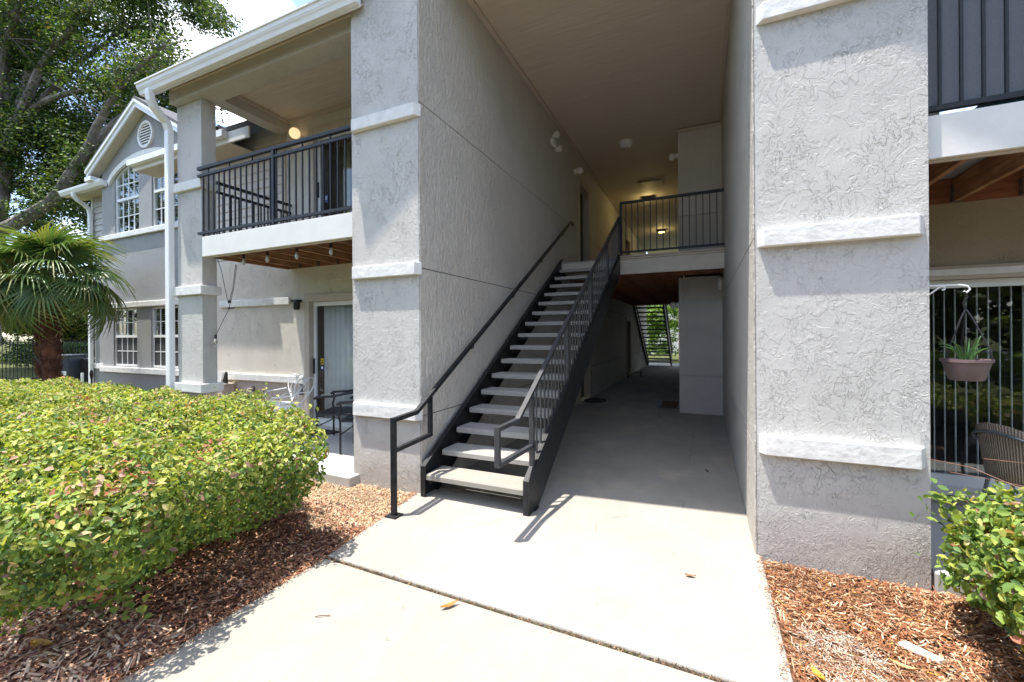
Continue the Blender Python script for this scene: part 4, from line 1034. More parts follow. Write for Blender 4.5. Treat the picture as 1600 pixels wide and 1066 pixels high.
# ================================================================== VEGETATION
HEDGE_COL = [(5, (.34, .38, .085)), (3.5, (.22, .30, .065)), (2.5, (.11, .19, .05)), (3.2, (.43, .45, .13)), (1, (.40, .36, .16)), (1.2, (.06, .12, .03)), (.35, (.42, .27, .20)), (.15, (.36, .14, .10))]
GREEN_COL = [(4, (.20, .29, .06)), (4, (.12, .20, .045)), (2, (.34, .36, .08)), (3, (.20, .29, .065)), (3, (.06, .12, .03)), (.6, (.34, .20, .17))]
def hedge(name, label, x0, x1, y0, y1, ztop, zbot, n, size, cap=None, seed=1, corner=.35, stems=True, cat='hedge', lean=0, cut=None):
    rng = np.random.default_rng(seed); root = thing(name, label, cat, ((x0 + x1) / 2, (y0 + y1) / 2, -.04))
    cx_, cy_, hx, hy = (x0 + x1) / 2, (y0 + y1) / 2, (x1 - x0) / 2, (y1 - y0) / 2
    zc = (ztop + zbot) / 2; hz_ = (ztop - zbot) / 2
    def sdf(p):                                             # rounded box, bulged by smooth noise
        p0 = p; p = p.copy(); p[:, 0] += lean * np.clip(1 - p[:, 2] / (ztop * .8), 0, 1)
        q = np.abs(p - np.array([cx_, cy_, zc])) - (np.array([hx, hy, hz_]) - corner)
        d = np.linalg.norm(np.maximum(q, 0), axis=1) + np.minimum(q.max(1), 0) - corner
        if cut: d = np.logaddexp(d * 14, (p[:, 0] * cut[0] + p[:, 1] * cut[1] - cut[2]) * 14) / 14
        return d + .085 * vnoise(p0, 4.6, seed) + .065 * vnoise(p0, 12, seed + 5) + .03 * vnoise(p0, 27, seed + 6)
    P = []; tot = 0
    while tot < n:
        p = rng.uniform([x0 - .1, y0 - .1, zbot - .1], [x1 + .1, y1 + .1, ztop + .12], (n * 3, 3)); d = sdf(p)
        pr_ = np.where(d > -.04, 1.0, np.where(d > -.12, .8, .22)); keep = (d < .03) & (d > -.34) & (rng.random(len(p)) < pr_)
        p = p[keep]; P.append(p); tot += len(p)
    p = np.concatenate(P)[:n]; e = 1e-2; d0 = sdf(p)
    nr = np.stack([sdf(p + np.eye(3)[i] * e) - d0 for i in range(3)], 1) / e
    nr[:, 2] += .55; nr /= np.linalg.norm(nr, axis=1)[:, None]
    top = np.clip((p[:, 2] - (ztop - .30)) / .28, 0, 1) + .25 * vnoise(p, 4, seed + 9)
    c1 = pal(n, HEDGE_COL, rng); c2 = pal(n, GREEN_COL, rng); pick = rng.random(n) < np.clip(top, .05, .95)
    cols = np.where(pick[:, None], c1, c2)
    pink = (vnoise(p, 9, seed + 20) > 1.0) & (rng.random(n) < .4); cols[pink] = pal(pink.sum(), [(1, (.45, .25, .20)), (1, (.42, .15, .09)), (1, (.50, .34, .26))], rng)
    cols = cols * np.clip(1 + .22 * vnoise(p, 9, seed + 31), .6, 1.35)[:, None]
    tipm = (rng.random(n) < .035) & (p[:, 2] > ztop * .55); cols[tipm] = pal(tipm.sum(), [(2, (.50, .30, .22)), (1, (.42, .16, .10)), (2, (.56, .44, .26))], rng)
    size = size * np.clip(np.exp(rng.normal(0, .26, n)), .5, 1.4)
    me = leaves(name + '_leaves', p, nr, size, cols, 'leaf', .95, 1.2, rng, 2.0); part('foliage', me, None, root, kind='stuff')
    if stems:
        mb = MB(); k = int(max(6, (x1 - x0) * (y1 - y0) * 9))
        for _ in range(k):
            x = rng.uniform(x0 + .3, x1 - .3 - lean); y = rng.uniform(y0 + .25, y1 - .25); a = rng.uniform(0, 6.28)
            if cut and x * cut[0] + y * cut[1] > cut[2] - .42: continue
            for b2 in range(3):
                dx, dy = math.cos(a + b2 * 2.1) * rng.uniform(.08, .3), math.sin(a + b2 * 2.1) * rng.uniform(.08, .3)
                mb.tube([(x, y, -.05), (x + dx * .5, y + dy * .5, ztop * .4), (x + dx * 1.3, y + dy * 1.3, ztop * .8)], [.011, .008, .004], 5)
        part('stems', mb, 'stem', root, kind='stuff')
    return root
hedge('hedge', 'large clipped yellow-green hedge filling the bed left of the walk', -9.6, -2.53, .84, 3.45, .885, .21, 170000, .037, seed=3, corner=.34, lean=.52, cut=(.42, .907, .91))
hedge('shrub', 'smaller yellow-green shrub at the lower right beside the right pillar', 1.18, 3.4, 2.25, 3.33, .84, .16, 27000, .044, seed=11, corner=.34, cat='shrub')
# trailing red shoots of the right shrub
sh = bpy.data.objects['shrub']
mb = MB(); mb.tube([(1.5, 3.0, .78), (1.35, 3.2, .84), (1.22, 3.34, .835)], .0016, 5); mb.tube([(1.9, 3.05, .80), (1.65, 3.2, .885), (1.46, 3.33, .865)], .0016, 5); mb.tube([(1.7, 2.9, .78), (1.45, 3.1, .80), (1.28, 3.25, .79)], .0016, 5)
part('shoot', mb, plain('red_shoot', (.24, .10, .06), .5), sh)

def sprigs(root, spots, seed):
    rng = np.random.default_rng(seed); P = []; 
    for (x, y, z, r, k) in spots: P.append(np.array([x, y, z]) + rng.normal(0, r, (k, 3)) * [1, 1, .8])
    p = np.concatenate(P); nr = np.tile([0.2, -.3, .8], (len(p), 1)); 
    part('foliage', leaves('sprig_leaves', p, nr, .05, pal(len(p), HEDGE_COL[:4] + GREEN_COL[:2], rng), 'leaf', 1.05, .9, rng), None, root, kind='stuff')
sprigs(bpy.data.objects['hedge'], [(-2.95, 1.25, .16, .08, 50), (-4.6, 3.05, .84, .12, 60), (-3.4, 2.6, .84, .12, 60)], 5)
sprigs(bpy.data.objects['shrub'], [(1.45, 2.55, .14, .08, 80), (1.62, 2.4, .2, .10, 100), (1.28, 2.85, .42, .09, 80), (1.2, 3.05, .66, .06, 50)], 6)

# fan palm
def fan_mesh(seed, nl=36, L=.72, spread=150):
    rng = np.random.default_rng(seed); V = []; F = []; C = []
    for i in range(nl):
        a = math.radians(-spread + 2 * spread * i / (nl - 1)); l = L * (.72 + .28 * math.cos(a * .55)) * rng.uniform(.93, 1.05)
        droop = rng.uniform(.10, .30); dirv = np.array([math.sin(a), math.cos(a), 0]); sd = np.array([math.cos(a), -math.sin(a), 0])
        o = len(V); ks = [0, .25, .5, .75, 1.0]; ws = [.004, .014, .018, .011, .001]
        g_ = rng.uniform(.8, 1.2); base = np.array([.055, .125, .055]) * g_
        tip = np.array([.13, .20, .045]) * g_ if rng.random() < .75 else np.array([.28, .27, .08])
        for t, w in zip(ks, ws):
            c = dirv * l * t; c[2] = -.10 * t - droop * max(0, t - .40) ** 2 * 5.0 * l * 1.3 - .0
            for s in (-1, 0, 1):
                q = c + sd * w * s; q[2] += (0.012 if s else -.008) * (1 - t * .5); V.append(q); C.append(base * (1 - t) + tip * t)
        for k in range(4):
            for s in (0, 1): a0 = o + 3 * k + s; F.append((a0, a0 + 1, a0 + 4, a0 + 3))
    n0 = len(V)
    # petiole back from the hub
    for t in (0, 1):
        for s in ((-.010, .0), (.010, .0), (0, .014)): V.append(np.array([s[0], -.62 * t, s[1] - .02])); C.append(np.array([.10, .16, .05]))
    F3 = [(n0, n0 + 1, n0 + 4, n0 + 3), (n0 + 1, n0 + 2, n0 + 5, n0 + 4), (n0 + 2, n0, n0 + 3, n0 + 5)]
    return np_mesh('fan_frond', np.array(V), [(4, np.array(F + F3))], np.array(C), 'palm_leaf')
fans = [fan_mesh(s, 36 + s % 3 * 3, .66, 125 + 12 * (s % 3)) for s in range(6)]
PX_, PY_ = -11.15, 3.62
palm = thing('fan_palm', 'fan palm with shaggy brown trunk beyond the hedge at the left', 'palm', (PX_, PY_, -.04))
tr = MB(); zs = np.linspace(-.1, 2.35, 26)
tr.tube([(PX_ + .03 * math.sin(z * 1.3), PY_, z) for z in zs], [.135 + .02 * (z > 1.8) + random.uniform(-.015, .015) for z in zs], 14)
trunk = part('trunk', tr, 'palm_bark', palm, smooth=True)
# cut leaf bases and fibres round the trunk
rng = np.random.default_rng(4); mb = MB()
for k in range(620):
    a = rng.uniform(0, 6.28); z = rng.uniform(0.0, 2.4); r = .13; c, s = math.cos(a), math.sin(a); l = rng.uniform(.08, .17)
    p0 = Vector((PX_ + c * r, PY_ + s * r, z)); p1 = p0 + Vector((c * .07, s * .07, l * .8)) + Vector((-s, c, 0)) * rng.uniform(-.03, .03)
    w = Vector((-s, c, 0)) * rng.uniform(.012, .028)
    mb.add([p0 - w, p0 + w, p1 + w * .6, p1 - w * .6, p0 + Vector((c * .02, s * .02, 0))], [(0, 1, 2, 3), (0, 4, 3), (1, 4, 2), (3, 4, 2)])
part('leaf_base', mb, 'palm_bark', trunk, kind='stuff')
mb = MB()
for k in range(26):
    a = rng.uniform(0, 6.28); z = rng.uniform(0.3, 2.2); c, s = math.cos(a), math.sin(a)
    p0 = Vector((PX_ + c * .16, PY_ + s * .16, z)); mb.tube([p0, p0 + Vector((c * .03, s * .03, .05)), p0 + Vector((c * .05 + rng.uniform(-.03, .03), s * .05, .09))], [.009, .008, .004], 5)
part('leaf_stub', mb, plain('pale_leaf_stub', (.34, .23, .15), .8), trunk, kind='stuff')
for k in range(34):
    az_ = k * 2.399963 + rng.uniform(-.15, .15); t = k / 34; el = math.radians(80 - 104 * t) + rng.uniform(-.08, .08)
    d = Vector((math.cos(az_) * math.cos(el), math.sin(az_) * math.cos(el), math.sin(el)))
    hub = Vector((PX_, PY_, 2.42 + .14 * (1 - t))) + d * (.70 + .16 * rng.uniform(-1, 1))
    y = d; zax = Vector((0, 0, 1)) - y * y.z; zax = zax.normalized() if zax.length > .1 else Vector((1, 0, 0)); x = y.cross(zax)
    # hang the blade below the petiole line
    tilt = Matrix.Rotation(-.25 - .6 * t + rng.uniform(-.25, .2), 3, x) @ Matrix.Rotation(rng.uniform(-.35, .35), 3, y); y2 = tilt @ y; z2 = tilt @ zax
    mt4 = Matrix((x, y2, z2)).transposed().to_4x4(); mt4.translation = hub
    o = bpy.data.objects.new('frond', fans[k % 6]); COL.objects.link(o); o.parent = palm
    mt4.translation = hub - Vector((PX_, PY_, -.04)); o.matrix_local = mt4; sc_ = rng.uniform(.85, 1.08); o.scale = (sc_, sc_, sc_)

def leaf_cloud(cent, rad, n, size, palette, rng, flat=.7, holes=0.0, seed=0):
    """leaves grouped in clumps round the given centres"""
    k = len(cent); idx = rng.integers(0, k, n); r = np.asarray(rad)[idx] if np.ndim(rad) else np.full(n, rad)
    d = rng.normal(0, 1, (n, 3)); d /= np.linalg.norm(d, axis=1)[:, None]; d *= (rng.random(n) ** .45)[:, None]; d[:, 2] *= flat
    p = cent[idx] + d * r[:, None]
    nr = d * .6 + np.array([0, 0, .8]); shade = rng.uniform(.8, 1.2, k)[idx][:, None]
    return p, nr, pal(n, palette, rng) * shade
OAK = [(4, (.026, .050, .018)), (4, (.045, .082, .024)), (3, (.08, .13, .028)), (1.6, (.15, .21, .04)), (.3, (.17, .14, .045))]
DARK = [(4, (.03, .06, .022)), (3, (.05, .09, .03)), (2, (.08, .13, .04))]
def px_tube(mb, pts, w0, r0, r1, dw=0):
    """limb whose course is given by sight-line points at depth w0, swaying dw in depth"""
    n = len(pts); path = []
    for i, (u, v) in enumerate(pts): path.append(ray(u, v, w0 + dw * i / max(1, n - 1)))
    P = []
    for i in range(n - 1):
        for k in range(4):
            t = k / 4; a, b2 = path[i], path[i + 1]
            pm = path[max(0, i - 1)]; pn = path[min(n - 1, i + 2)]
            P.append(.5 * ((2 * a) + (-pm + b2) * t + (2 * pm - 5 * a + 4 * b2 - pn) * t * t + (-pm + 3 * a - 3 * b2 + pn) * t ** 3))
    P.append(path[-1]); R_ = [r0 + (r1 - r0) * i / (len(P) - 1) for i in range(len(P))]
    mb.tube(P, R_, 9); return P
def oak(name, label, limbs, w0, clumps, nleaf, size, seed, base=None):
    rng = np.random.default_rng(seed); tips = []
    b0 = limbs[0][0][0]; root = thing(name, label, 'tree', tuple(base))
    for j, (pts, r0, r1, dw) in enumerate(limbs):
        mb = MB(); P = px_tube(mb, pts, w0, r0, r1, dw)
        part('trunk' if j == 0 else 'limb', mb, 'bark', root, smooth=True); tips += P[len(P) // 2:]
        if j:
            tw = MB()
            for q in P[len(P) // 3:]:
                for _ in range(2):
                    d = Vector(rng.normal(0, 1, 3)); d.z = abs(d.z) * .7; d = d.normalized() * rng.uniform(.6, 1.6)
                    tw.tube([q, q + d * .5 + Vector((0, 0, .1)), q + d], [r1 * .7, r1 * .4, .008], 5)
            part('twig', tw, 'bark', root, kind='stuff')
    cent = np.array([tuple(ray(u, v, w)) for u, v, w in clumps] + [tuple(t) for t in tips[::2]])
    rad = rng.uniform(.55, 1.25, len(cent)); p, nr, c = leaf_cloud(cent, rad, nleaf, size, OAK, rng, .65)
    part('crown', leaves(name + '_leaves', p, nr, size, c, 'leaf', .95, 1.1, rng, 1.0), None, root, kind='stuff')
    return root
rng = np.random.default_rng(21)
S = 1 / 2.96
Q = lambda L_: [(a * S, b2 * S) for a, b2 in L_]
def scatter(n, poly_u, w0, w1, test, rng):
    o = []
    while len(o) < n:
        u, v = rng.uniform(poly_u[0], poly_u[1]), rng.uniform(poly_u[2], poly_u[3])
        if test(u, v): o.append((u, v, rng.uniform(w0, w1)))
    return o
edge = lambda u, v: u < 345 - max(0, -v) * .9 - max(0, v - 60) * .25 and not (vnoise(np.array([[u / 60, v / 60, 0.]]), 2.3, 77)[0] > .62)
limbsA = [(Q([(-60, 1600), (-40, 1200), (0, 850), (40, 660)]), .36, .26, 0), (Q([(40, 660), (110, 440), (150, 260), (200, 180), (330, 90)]), .20, .05, 1.5),
          (Q([(50, 630), (130, 450), (200, 290), (320, 150), (420, 60)]), .19, .05, -1), (Q([(60, 610), (200, 465), (300, 360), (370, 290), (500, 190), (600, 120)]), .17, .04, 1),
          (Q([(130, 520), (230, 460), (330, 430), (440, 410), (560, 370), (660, 310)]), .13, .035, -1.5), (Q([(-20, 760), (10, 600), (35, 350), (10, 100), (-20, -60)]), .22, .10, 1),
          (Q([(-10, 500), (30, 200), (70, 100), (90, -40)]), .14, .06, -1), (Q([(0, 900), (150, 800), (260, 730), (330, 660)]), .08, .02, 2)]
cl = scatter(330, (-150, 350, -110, 215), 16.2, 21.5, edge, rng)
oak('oak_tree', 'spreading oak whose forked trunk rises at the left edge of the photo', limbsA, 16.5, cl, 160000, .115, 31, (-24.9, 6.8, -.1))
limbsB = [(Q([(-260, 1500), (-60, 1120), (60, 1040), (240, 930), (330, 800), (400, 700)]), .25, .15, 0), (Q([(400, 700), (480, 620), (600, 510), (700, 420), (800, 330)]), .17, .05, 1.5), (Q([(400, 705), (440, 600), (490, 510), (560, 400), (651, 310), (760, 210)]), .15, .04, -1)]
cl = scatter(420, (-90, 300, 170, 365), 15.6, 23, lambda u, v: not (vnoise(np.array([[u / 50, v / 50, 0.]]), 2.6, 12)[0] > .5) and u < 320, rng)
oak('oak_tree', 'leaning oak with pale trunk behind the palm and wing roof', limbsB, 15, cl, 110000, .115, 32, (-25.0, 5.2, -.1))
for k, (u, w, hgt, r, lab) in enumerate([(-20, 34, 7.5, 4.2, 'tall dark tree behind the iron fence at the left edge'), (60, 30, 5.2, 3.0, 'rounded tree behind the palm trunk beyond the fence'), (115, 25, 3.9, 2.2, 'bright green small tree above the air conditioner'), (150, 36, 7.0, 4.0, 'broad tree rising beyond the far end of the wing')]):
    rg = np.random.default_rng(50 + k); b0 = ray(u, 522, w); b0.z = -.1
    t = thing('background_tree', lab, 'tree', tuple(b0))
    part('trunk', MB().tube([b0, b0 + Vector((.1, 0, hgt * .35)), b0 + Vector((0, .1, hgt * .7))], [.22, .17, .09], 9), 'bark', t, smooth=True)
    cent = np.array(b0) + np.array([0, 0, hgt * .62]) + rg.normal(0, 1, (60, 3)) * [r * .5, r * .5, hgt * .17]
    p, nr, c = leaf_cloud(cent, rg.uniform(.5, 1.2, 60), 9000, .2, OAK, rg, .7)
    part('crown', leaves('tree_leaves', p, nr, .24, c * (1.15 if k == 2 else .9), 'leaf', 1, 1.1, rg), None, t, kind='stuff')

# iron fence, hedge behind it, condensing units
f0, f1 = Vector((-24.5, 4.9, 0)), Vector((-17.9, 7.85, 0)); fd = (f1 - f0); fl = fd.length; fd.normalize(); fn = Vector((-fd.y, fd.x, 0))
fe = thing('iron_fence', 'black iron picket fence beyond the palm at the left', 'fence', tuple(f0))
for z in (.18, 1.42): part('rail', MB().sweep([f0 + Vector((0, 0, z)), f1 + Vector((0, 0, z))], fn, .014, .016), 'metal', fe)
pk = MB().box(-.009, .009, -.009, .009, 0, 1.52).mesh('picket'); pk.materials.append(M['metal'])
pm = MB().box(-.035, .035, -.035, .035, -.05, 1.62).lathe((0, 0, 1.62), [(.045, 0), (.03, .04), (.002, .07)], 8).mesh('post'); pm.materials.append(M['metal'])
k = 0.0
while k < fl:
    q = f0 + fd * k; o = inst('picket', pk, fe, q)
    k += .13
for k in np.arange(0, fl, 2.15): inst('post', pm, fe, f0 + fd * (float(k) + .35))
def low_hedge(name, label, x0, x1, y0, y1, z, n, size, seed, palette=DARK):
    rg = np.random.default_rng(seed); r = thing(name, label, 'hedge', ((x0 + x1) / 2, (y0 + y1) / 2, -.1))
    p = rg.uniform([x0, y0, 0], [x1, y1, z], (n, 3)); p[:, 2] = z * rg.random(n) ** .6
    nr = np.tile([0, -.3, .8], (n, 1)); c = pal(n, palette, rg)
    part('foliage', leaves(name + '_l', p, nr, size, c, 'leaf', 1, 1.3, rg), None, r, kind='stuff'); return r
low_hedge('boxwood_hedge', 'dark clipped hedge running behind the iron fence', -34, -19.5, 9.4, 11.6, 1.25, 13000, .17, 61, DARK + [(2, (.10, .17, .04))])
def ac_unit(label, c, rz, sc=1.0):
    r = thing('air_conditioner', label, 'air conditioner', (0, 0, 0), 'outdoor condensing units'); w = .43
    part('cabinet', MB().box(-w, w, -w, w, .06, .98), 'ac', r, bevel=.03)
    part('top_grille', MB().box(-w - .01, w + .01, -w - .01, w + .01, .981, 1.03), 'metal_lite', r, bevel=.02)
    lm = MB().box(-w + .03, w - .26, -w - .014, -w - .001, 0, .028).mesh('louvre'); lm.materials.append(M['metal_lite'])
    for k in range(16): inst('louvre', lm, r, (0, 0, .12 + k * .052))
    part('data_label', MB().box(w - .19, w - .07, -w - .004, -w - .001, .36, .50), 'plastic_white', r)
    part('pad', MB().box(-.52, .52, -.52, .52, -.08, .058), 'patio', r)
    r.location = c; r.rotation_euler = (0, 0, rz); r.scale = (sc,) * 3; ROOTLOC.pop(r.name, None); return r
a1 = ray(98, 522, 14.2); ac_unit('dark grey condensing unit directly right of the palm trunk', (a1.x, a1.y, -.02), YAW + .25)
a2 = ray(141, 522, 14.8); ac_unit('second condensing unit half hidden behind the wing downspout', (a2.x, a2.y, -.02), YAW + .25, .85)
pp = thing('pipe_stub', 'white plastic pipe stub standing beside the condensing unit', 'pipe', tuple(ray(128, 600, 12)))
q = ray(128, 522, 11.5); part('pipe', MB().tube([(q.x, q.y, -.05), (q.x, q.y, .62)], .03, 10), 'pvc', pp)
for k, x in enumerate((-12.30, -12.0)):
    solo('cleanout_pipe', MB().lathe((x, 4.72, -.05), [(.045, 0), (.045, .42), (.055, .42), (.055, .50), (.0, .51)], 14), 'pvc', ('left' if k == 0 else 'right') + ' one of two white pipe caps at the bay wall foot', 'pipe', 'white pipe caps', smooth=True)
solo('path_light', MB().tube([(-11.35, 4.3, -.05), (-11.35, 4.3, .75)], .012, 6).lathe((-11.35, 4.3, .75), [(.02, 0), (.03, .1), (.02, .17)], 10), 'black_plastic', 'thin black stake standing before the lower bay windows', 'stake')

# beyond the far end of the passage
rg = np.random.default_rng(91)
fs_ = thing('far_shrub', 'bright green bushy shrubs sunlit beyond the far staircase', 'shrub', (-2.2, 27.2, -.1))
cent = np.array([-2.4, 27.4, 1.6]) + rg.normal(0, 1, (70, 3)) * [1.1, .6, .85]; cent[:, 2] = np.clip(cent[:, 2], .5, 3.2)
p, nr, c = leaf_cloud(cent, rg.uniform(.3, .55, 70), 9000, .12, [(3, (.18, .30, .04)), (3, (.26, .38, .06)), (2, (.10, .20, .04))], rg, .8)
part('foliage', leaves('far_leaves', p, nr, .14, c, 'leaf', 1, 1.0, rg), None, fs_, kind='stuff')
t = thing('pine_tree', 'pinkish barked trunk beyond the far end of the passage', 'tree', (-1.15, 26.5, -.1))
part('trunk', MB().tube([(-1.10, 26.5, -.1), (-1.14, 26.5, 2), (-1.2, 26.5, 6)], [.24, .21, .15], 12), 'brick_far', t, smooth=True)
part('crown', leaves('pine_leaves', np.array([-1.2, 26.5, 7.5]) + rg.normal(0, 1, (3000, 3)) * [1.3, 1.3, .9], np.tile([0, 0, 1.], (3000, 1)), .22, pal(3000, OAK, rg), 'leaf', .5, 1.2, rg), None, t, kind='stuff')
fb = thing('far_building', 'pale apartment building glimpsed beyond the far staircase', 'building', (-2, 36, 0))
part('wall', MB().box(-12, 9, 36, 36.3, -.1, 6.5), 'stucco', fb); part('roof', MB().box(-12.5, 9.5, 35.5, 41, 6.5, 6.8), 'shingle', fb)
for x in (-6.2, -3.1, -.6, 2.0): part('window', MB().box(x, x + 1.3, 35.94, 35.99, 3.9, 5.1), 'door', fb)

# behind the camera: what the glass doors reflect
low_hedge('street_hedge', 'clipped hedge across the walk, mirrored in the glass doors', -9, 10, -5.8, -4.6, 1.0, 9000, .16, 71, DARK + [(3, (.12, .20, .045))])
for k, (x, y, hgt, r) in enumerate([(-14, -15, 9, 3.6), (-5, -17, 10.5, 4.2), (5, -15.5, 9.5, 4.0), (13, -17, 10, 4.0), (22, -15, 9, 3.6), (-24, -14, 9, 3.6), (-32, -5.5, 12, 5.5), (-44, -9, 14, 6.5), (9, -12.5, 6.5, 3.5), (-1, -13.5, 6.5, 3.5)]):  # the two largest stand unseen, added so the bay windows reflect dark foliage
    rg = np.random.default_rng(150 + k); t = thing('street_tree', ['tree', 'taller tree', 'broad tree', 'dense tree', 'outer tree', 'farther tree', 'huge tree added for reflections', 'hugest tree added for reflections', 'low tree', 'low rounded tree'][k] + ' across the parking lot behind the viewer', 'tree', (x, y, -.1))
    part('trunk', MB().tube([(x, y, -.1), (x + .1, y, hgt * .35), (x, y + .1, hgt * .7)], [.26, .2, .1], 9), 'bark', t, smooth=True)
    cent = np.array([x, y, hgt * .52]) + rg.normal(0, 1, (70, 3)) * [r * .55, r * .45, hgt * .21]
    p, nr, c = leaf_cloud(cent, rg.uniform(.6, 1.4, 70), 7000, .3, OAK, rg, .7)
    part('crown', leaves('street_leaves', p, nr, .36, c, 'leaf', 1, 1.1, rg), None, t, kind='stuff')

# ================================================================== GROUND COVER
def chips(n, region, z, rng, palette, lmin, lmax, w, tilt=.3, ang=None):
    x0, x1, y0, y1 = region; px = rng.uniform(x0, x1, n); py = rng.uniform(y0, y1, n)
    a = rng.uniform(0, 6.28, n) if ang is None else rng.normal(ang, .5, n)
    l = rng.uniform(lmin, lmax, n); ww = rng.uniform(w * .5, w * 1.4, n); ti = rng.normal(0, tilt, n); ro = rng.normal(0, tilt, n)
    d = np.stack([np.cos(a) * np.cos(ti), np.sin(a) * np.cos(ti), np.sin(ti)], 1); s = np.stack([-np.sin(a) * np.cos(ro), np.cos(a) * np.cos(ro), np.sin(ro)], 1); u = np.cross(d, s)
    c = np.stack([px, py, z + rng.uniform(0, .022, n) + np.abs(np.sin(ti)) * l * .4], 1)
    T = np.array([(-.5, -.35, 0), (-.4, .5, 0), (.45, .4, 0), (.55, -.2, 0), (-.3, 0, 1), (.35, 0, 1)])
    pc = pal(n, palette, rng, .25); lf = vnoise(np.stack([px, py, py * 0], 1), 5.5, 4)[:, None]; pc = pc * np.clip(1 + .22 * lf, .55, 1.4)
    V = c[:, None] + T[None, :, 0:1] * (l[:, None] * d)[:, None] + T[None, :, 1:2] * (ww[:, None] * s)[:, None] + T[None, :, 2:3] * ((ww * .28)[:, None] * u)[:, None]
    Qf = np.array([(0, 4, 5, 3), (1, 2, 5, 4), ]); Tf = np.array([(0, 1, 4), (3, 5, 2)]); b = (np.arange(n) * 6)[:, None, None]
    return V.reshape(-1, 3), (Qf[None] + b).reshape(-1, 4), (Tf[None] + b).reshape(-1, 3), np.repeat(pc, 6, axis=0), c
def chip_obj(name, sets):
    V = []; Qs = []; Ts = []; C = []; o = 0
    for v, q, t, c, _ in sets: V.append(v); Qs.append(q + o); Ts.append(t + o); C.append(c); o += len(v)
    me = np_mesh(name, np.concatenate(V), [(4, np.concatenate(Qs)), (3, np.concatenate(Ts))], np.concatenate(C), 'chip')
    ob_ = part(name, me, None, None); ob_['kind'] = 'stuff'; ob_['label'] = 'loose ground cover of ' + name.replace('_', ' '); return ob_
RED = [(4, (.26, .11, .065)), (4, (.40, .21, .13)), (3, (.09, .04, .03)), (2, (.34, .20, .13)), (1.2, (.46, .33, .24)), (.6, (.14, .06, .07))]
TAN = [(3, (.32, .17, .09)), (2, (.44, .29, .18)), (4, (.27, .11, .05)), (1.2, (.56, .44, .32)), (3, (.18, .07, .035)), (.3, (.50, .26, .06))]
STRAW = [(3, (.42, .28, .16)), (3, (.52, .38, .25)), (2, (.30, .15, .08)), (2, (.60, .48, .35))]
rg = np.random.default_rng(5)
chip_obj('mulch_chips', [chips(26000, (-5.2, -2.47, .1, 3.0), -.034, rg, RED, .02, .06, .013), chips(9000, (-4.2, -2.55, .1, 1.35), -.02, rg, RED + [(6, (.5, .36, .26))], .03, .075, .015), chips(3000, (-9, -5.2, .2, 4.6), -.034, rg, RED, .04, .09, .02)])
def clip_set(s, f):
    v, q, t, c, cen = s; return s
def keep(region_n, region, z, palette, lmin, lmax, w, f, tilt=.3):
    v, q, t, c, cen = chips(region_n, region, z, rg, palette, lmin, lmax, w, tilt); k = f(cen[:, 0], cen[:, 1]); idx = np.where(k)[0]
    V = v.reshape(-1, 6, 3)[idx].reshape(-1, 3); C = c.reshape(-1, 6, 3)[idx].reshape(-1, 3); n = len(idx); b = (np.arange(n) * 6)[:, None, None]
    return V, (np.array([(0, 4, 5, 3), (1, 2, 5, 4)])[None] + b).reshape(-1, 4), (np.array([(0, 1, 4), (3, 5, 2)])[None] + b).reshape(-1, 3), C, None
SAND = [(3, (.50, .40, .33)), (2, (.38, .27, .20)), (2, (.62, .54, .47))]
chip_obj('pine_straw', [keep(5000, (.42, 1.0, 2.2, 2.95), -.022, SAND, .006, .03, .005, lambda x, y: ((x - .62) ** 2 / .035 + (y - 2.55) ** 2 / .06 + .5 * np.sin(x * 31) * np.sin(y * 27)) < 1), keep(22000, (-5.0, -2.5, 2.45, 3.50), -.030, STRAW, .015, .05, .007, lambda x, y: (y > 2.6 + .12 * np.sin(x * 9)) & (x < -2.52 - .12 * (y - 2.3)) & ((y < 3.38) | (x > -3.45))),
                        keep(52000, (.38, 3.4, 1.2, 3.48), -.033, TAN, .012, .055, .008, lambda x, y: (x > .375)),
                        keep(9000, (.375, 2.2, 1.2, 2.6), -.02, TAN, .03, .10, .005, lambda x, y: x > .38, .2)])
# debris caught in the joint between slabs and along edges
def line_pts(n, a, b2, sg_):
    t = rg.random(n); return np.stack([a[0] + (b2[0] - a[0]) * t, a[1] + (b2[1] - a[1]) * t, np.full(n, 0.)], 1) + rg.normal(0, 1, (n, 3)) * [sg_, sg_, 0]
v, q, t, c, cen = chips(2600, (0, 1, 0, 1), -.03, rg, [(4, (.07, .045, .03)), (3, (.13, .08, .05)), (1, (.28, .18, .10)), (1.5, (.08, .10, .04))], .008, .03, .005)
pts = line_pts(2600, (-2.5, 2.229), (.36, 2.169), .006); V = (v.reshape(-1, 6, 3) - cen[:, None] * [1, 1, 0] + pts[:, None]).reshape(-1, 3); V[:, 2] = np.minimum(V[:, 2], .004)
chip_obj('joint_debris', [(V, q, t, c, None)])
v, q, t, c, cen = chips(1500, (0, 1, 0, 1), .0, rg, TAN + RED, .006, .028, .005)
pts = np.concatenate([line_pts(800, (-2.47, .8), (-2.5, 2.2), .022), line_pts(400, (-2.50, 2.26), (-2.66, 3.5), .018), line_pts(300, (.345, 1.9), (.35, 3.45), .014)])
V = (v.reshape(-1, 6, 3) - cen[:, None] * [1, 1, 0] + pts[:, None]).reshape(-1, 3); chip_obj('edge_litter', [(V, q, t, c, None)])
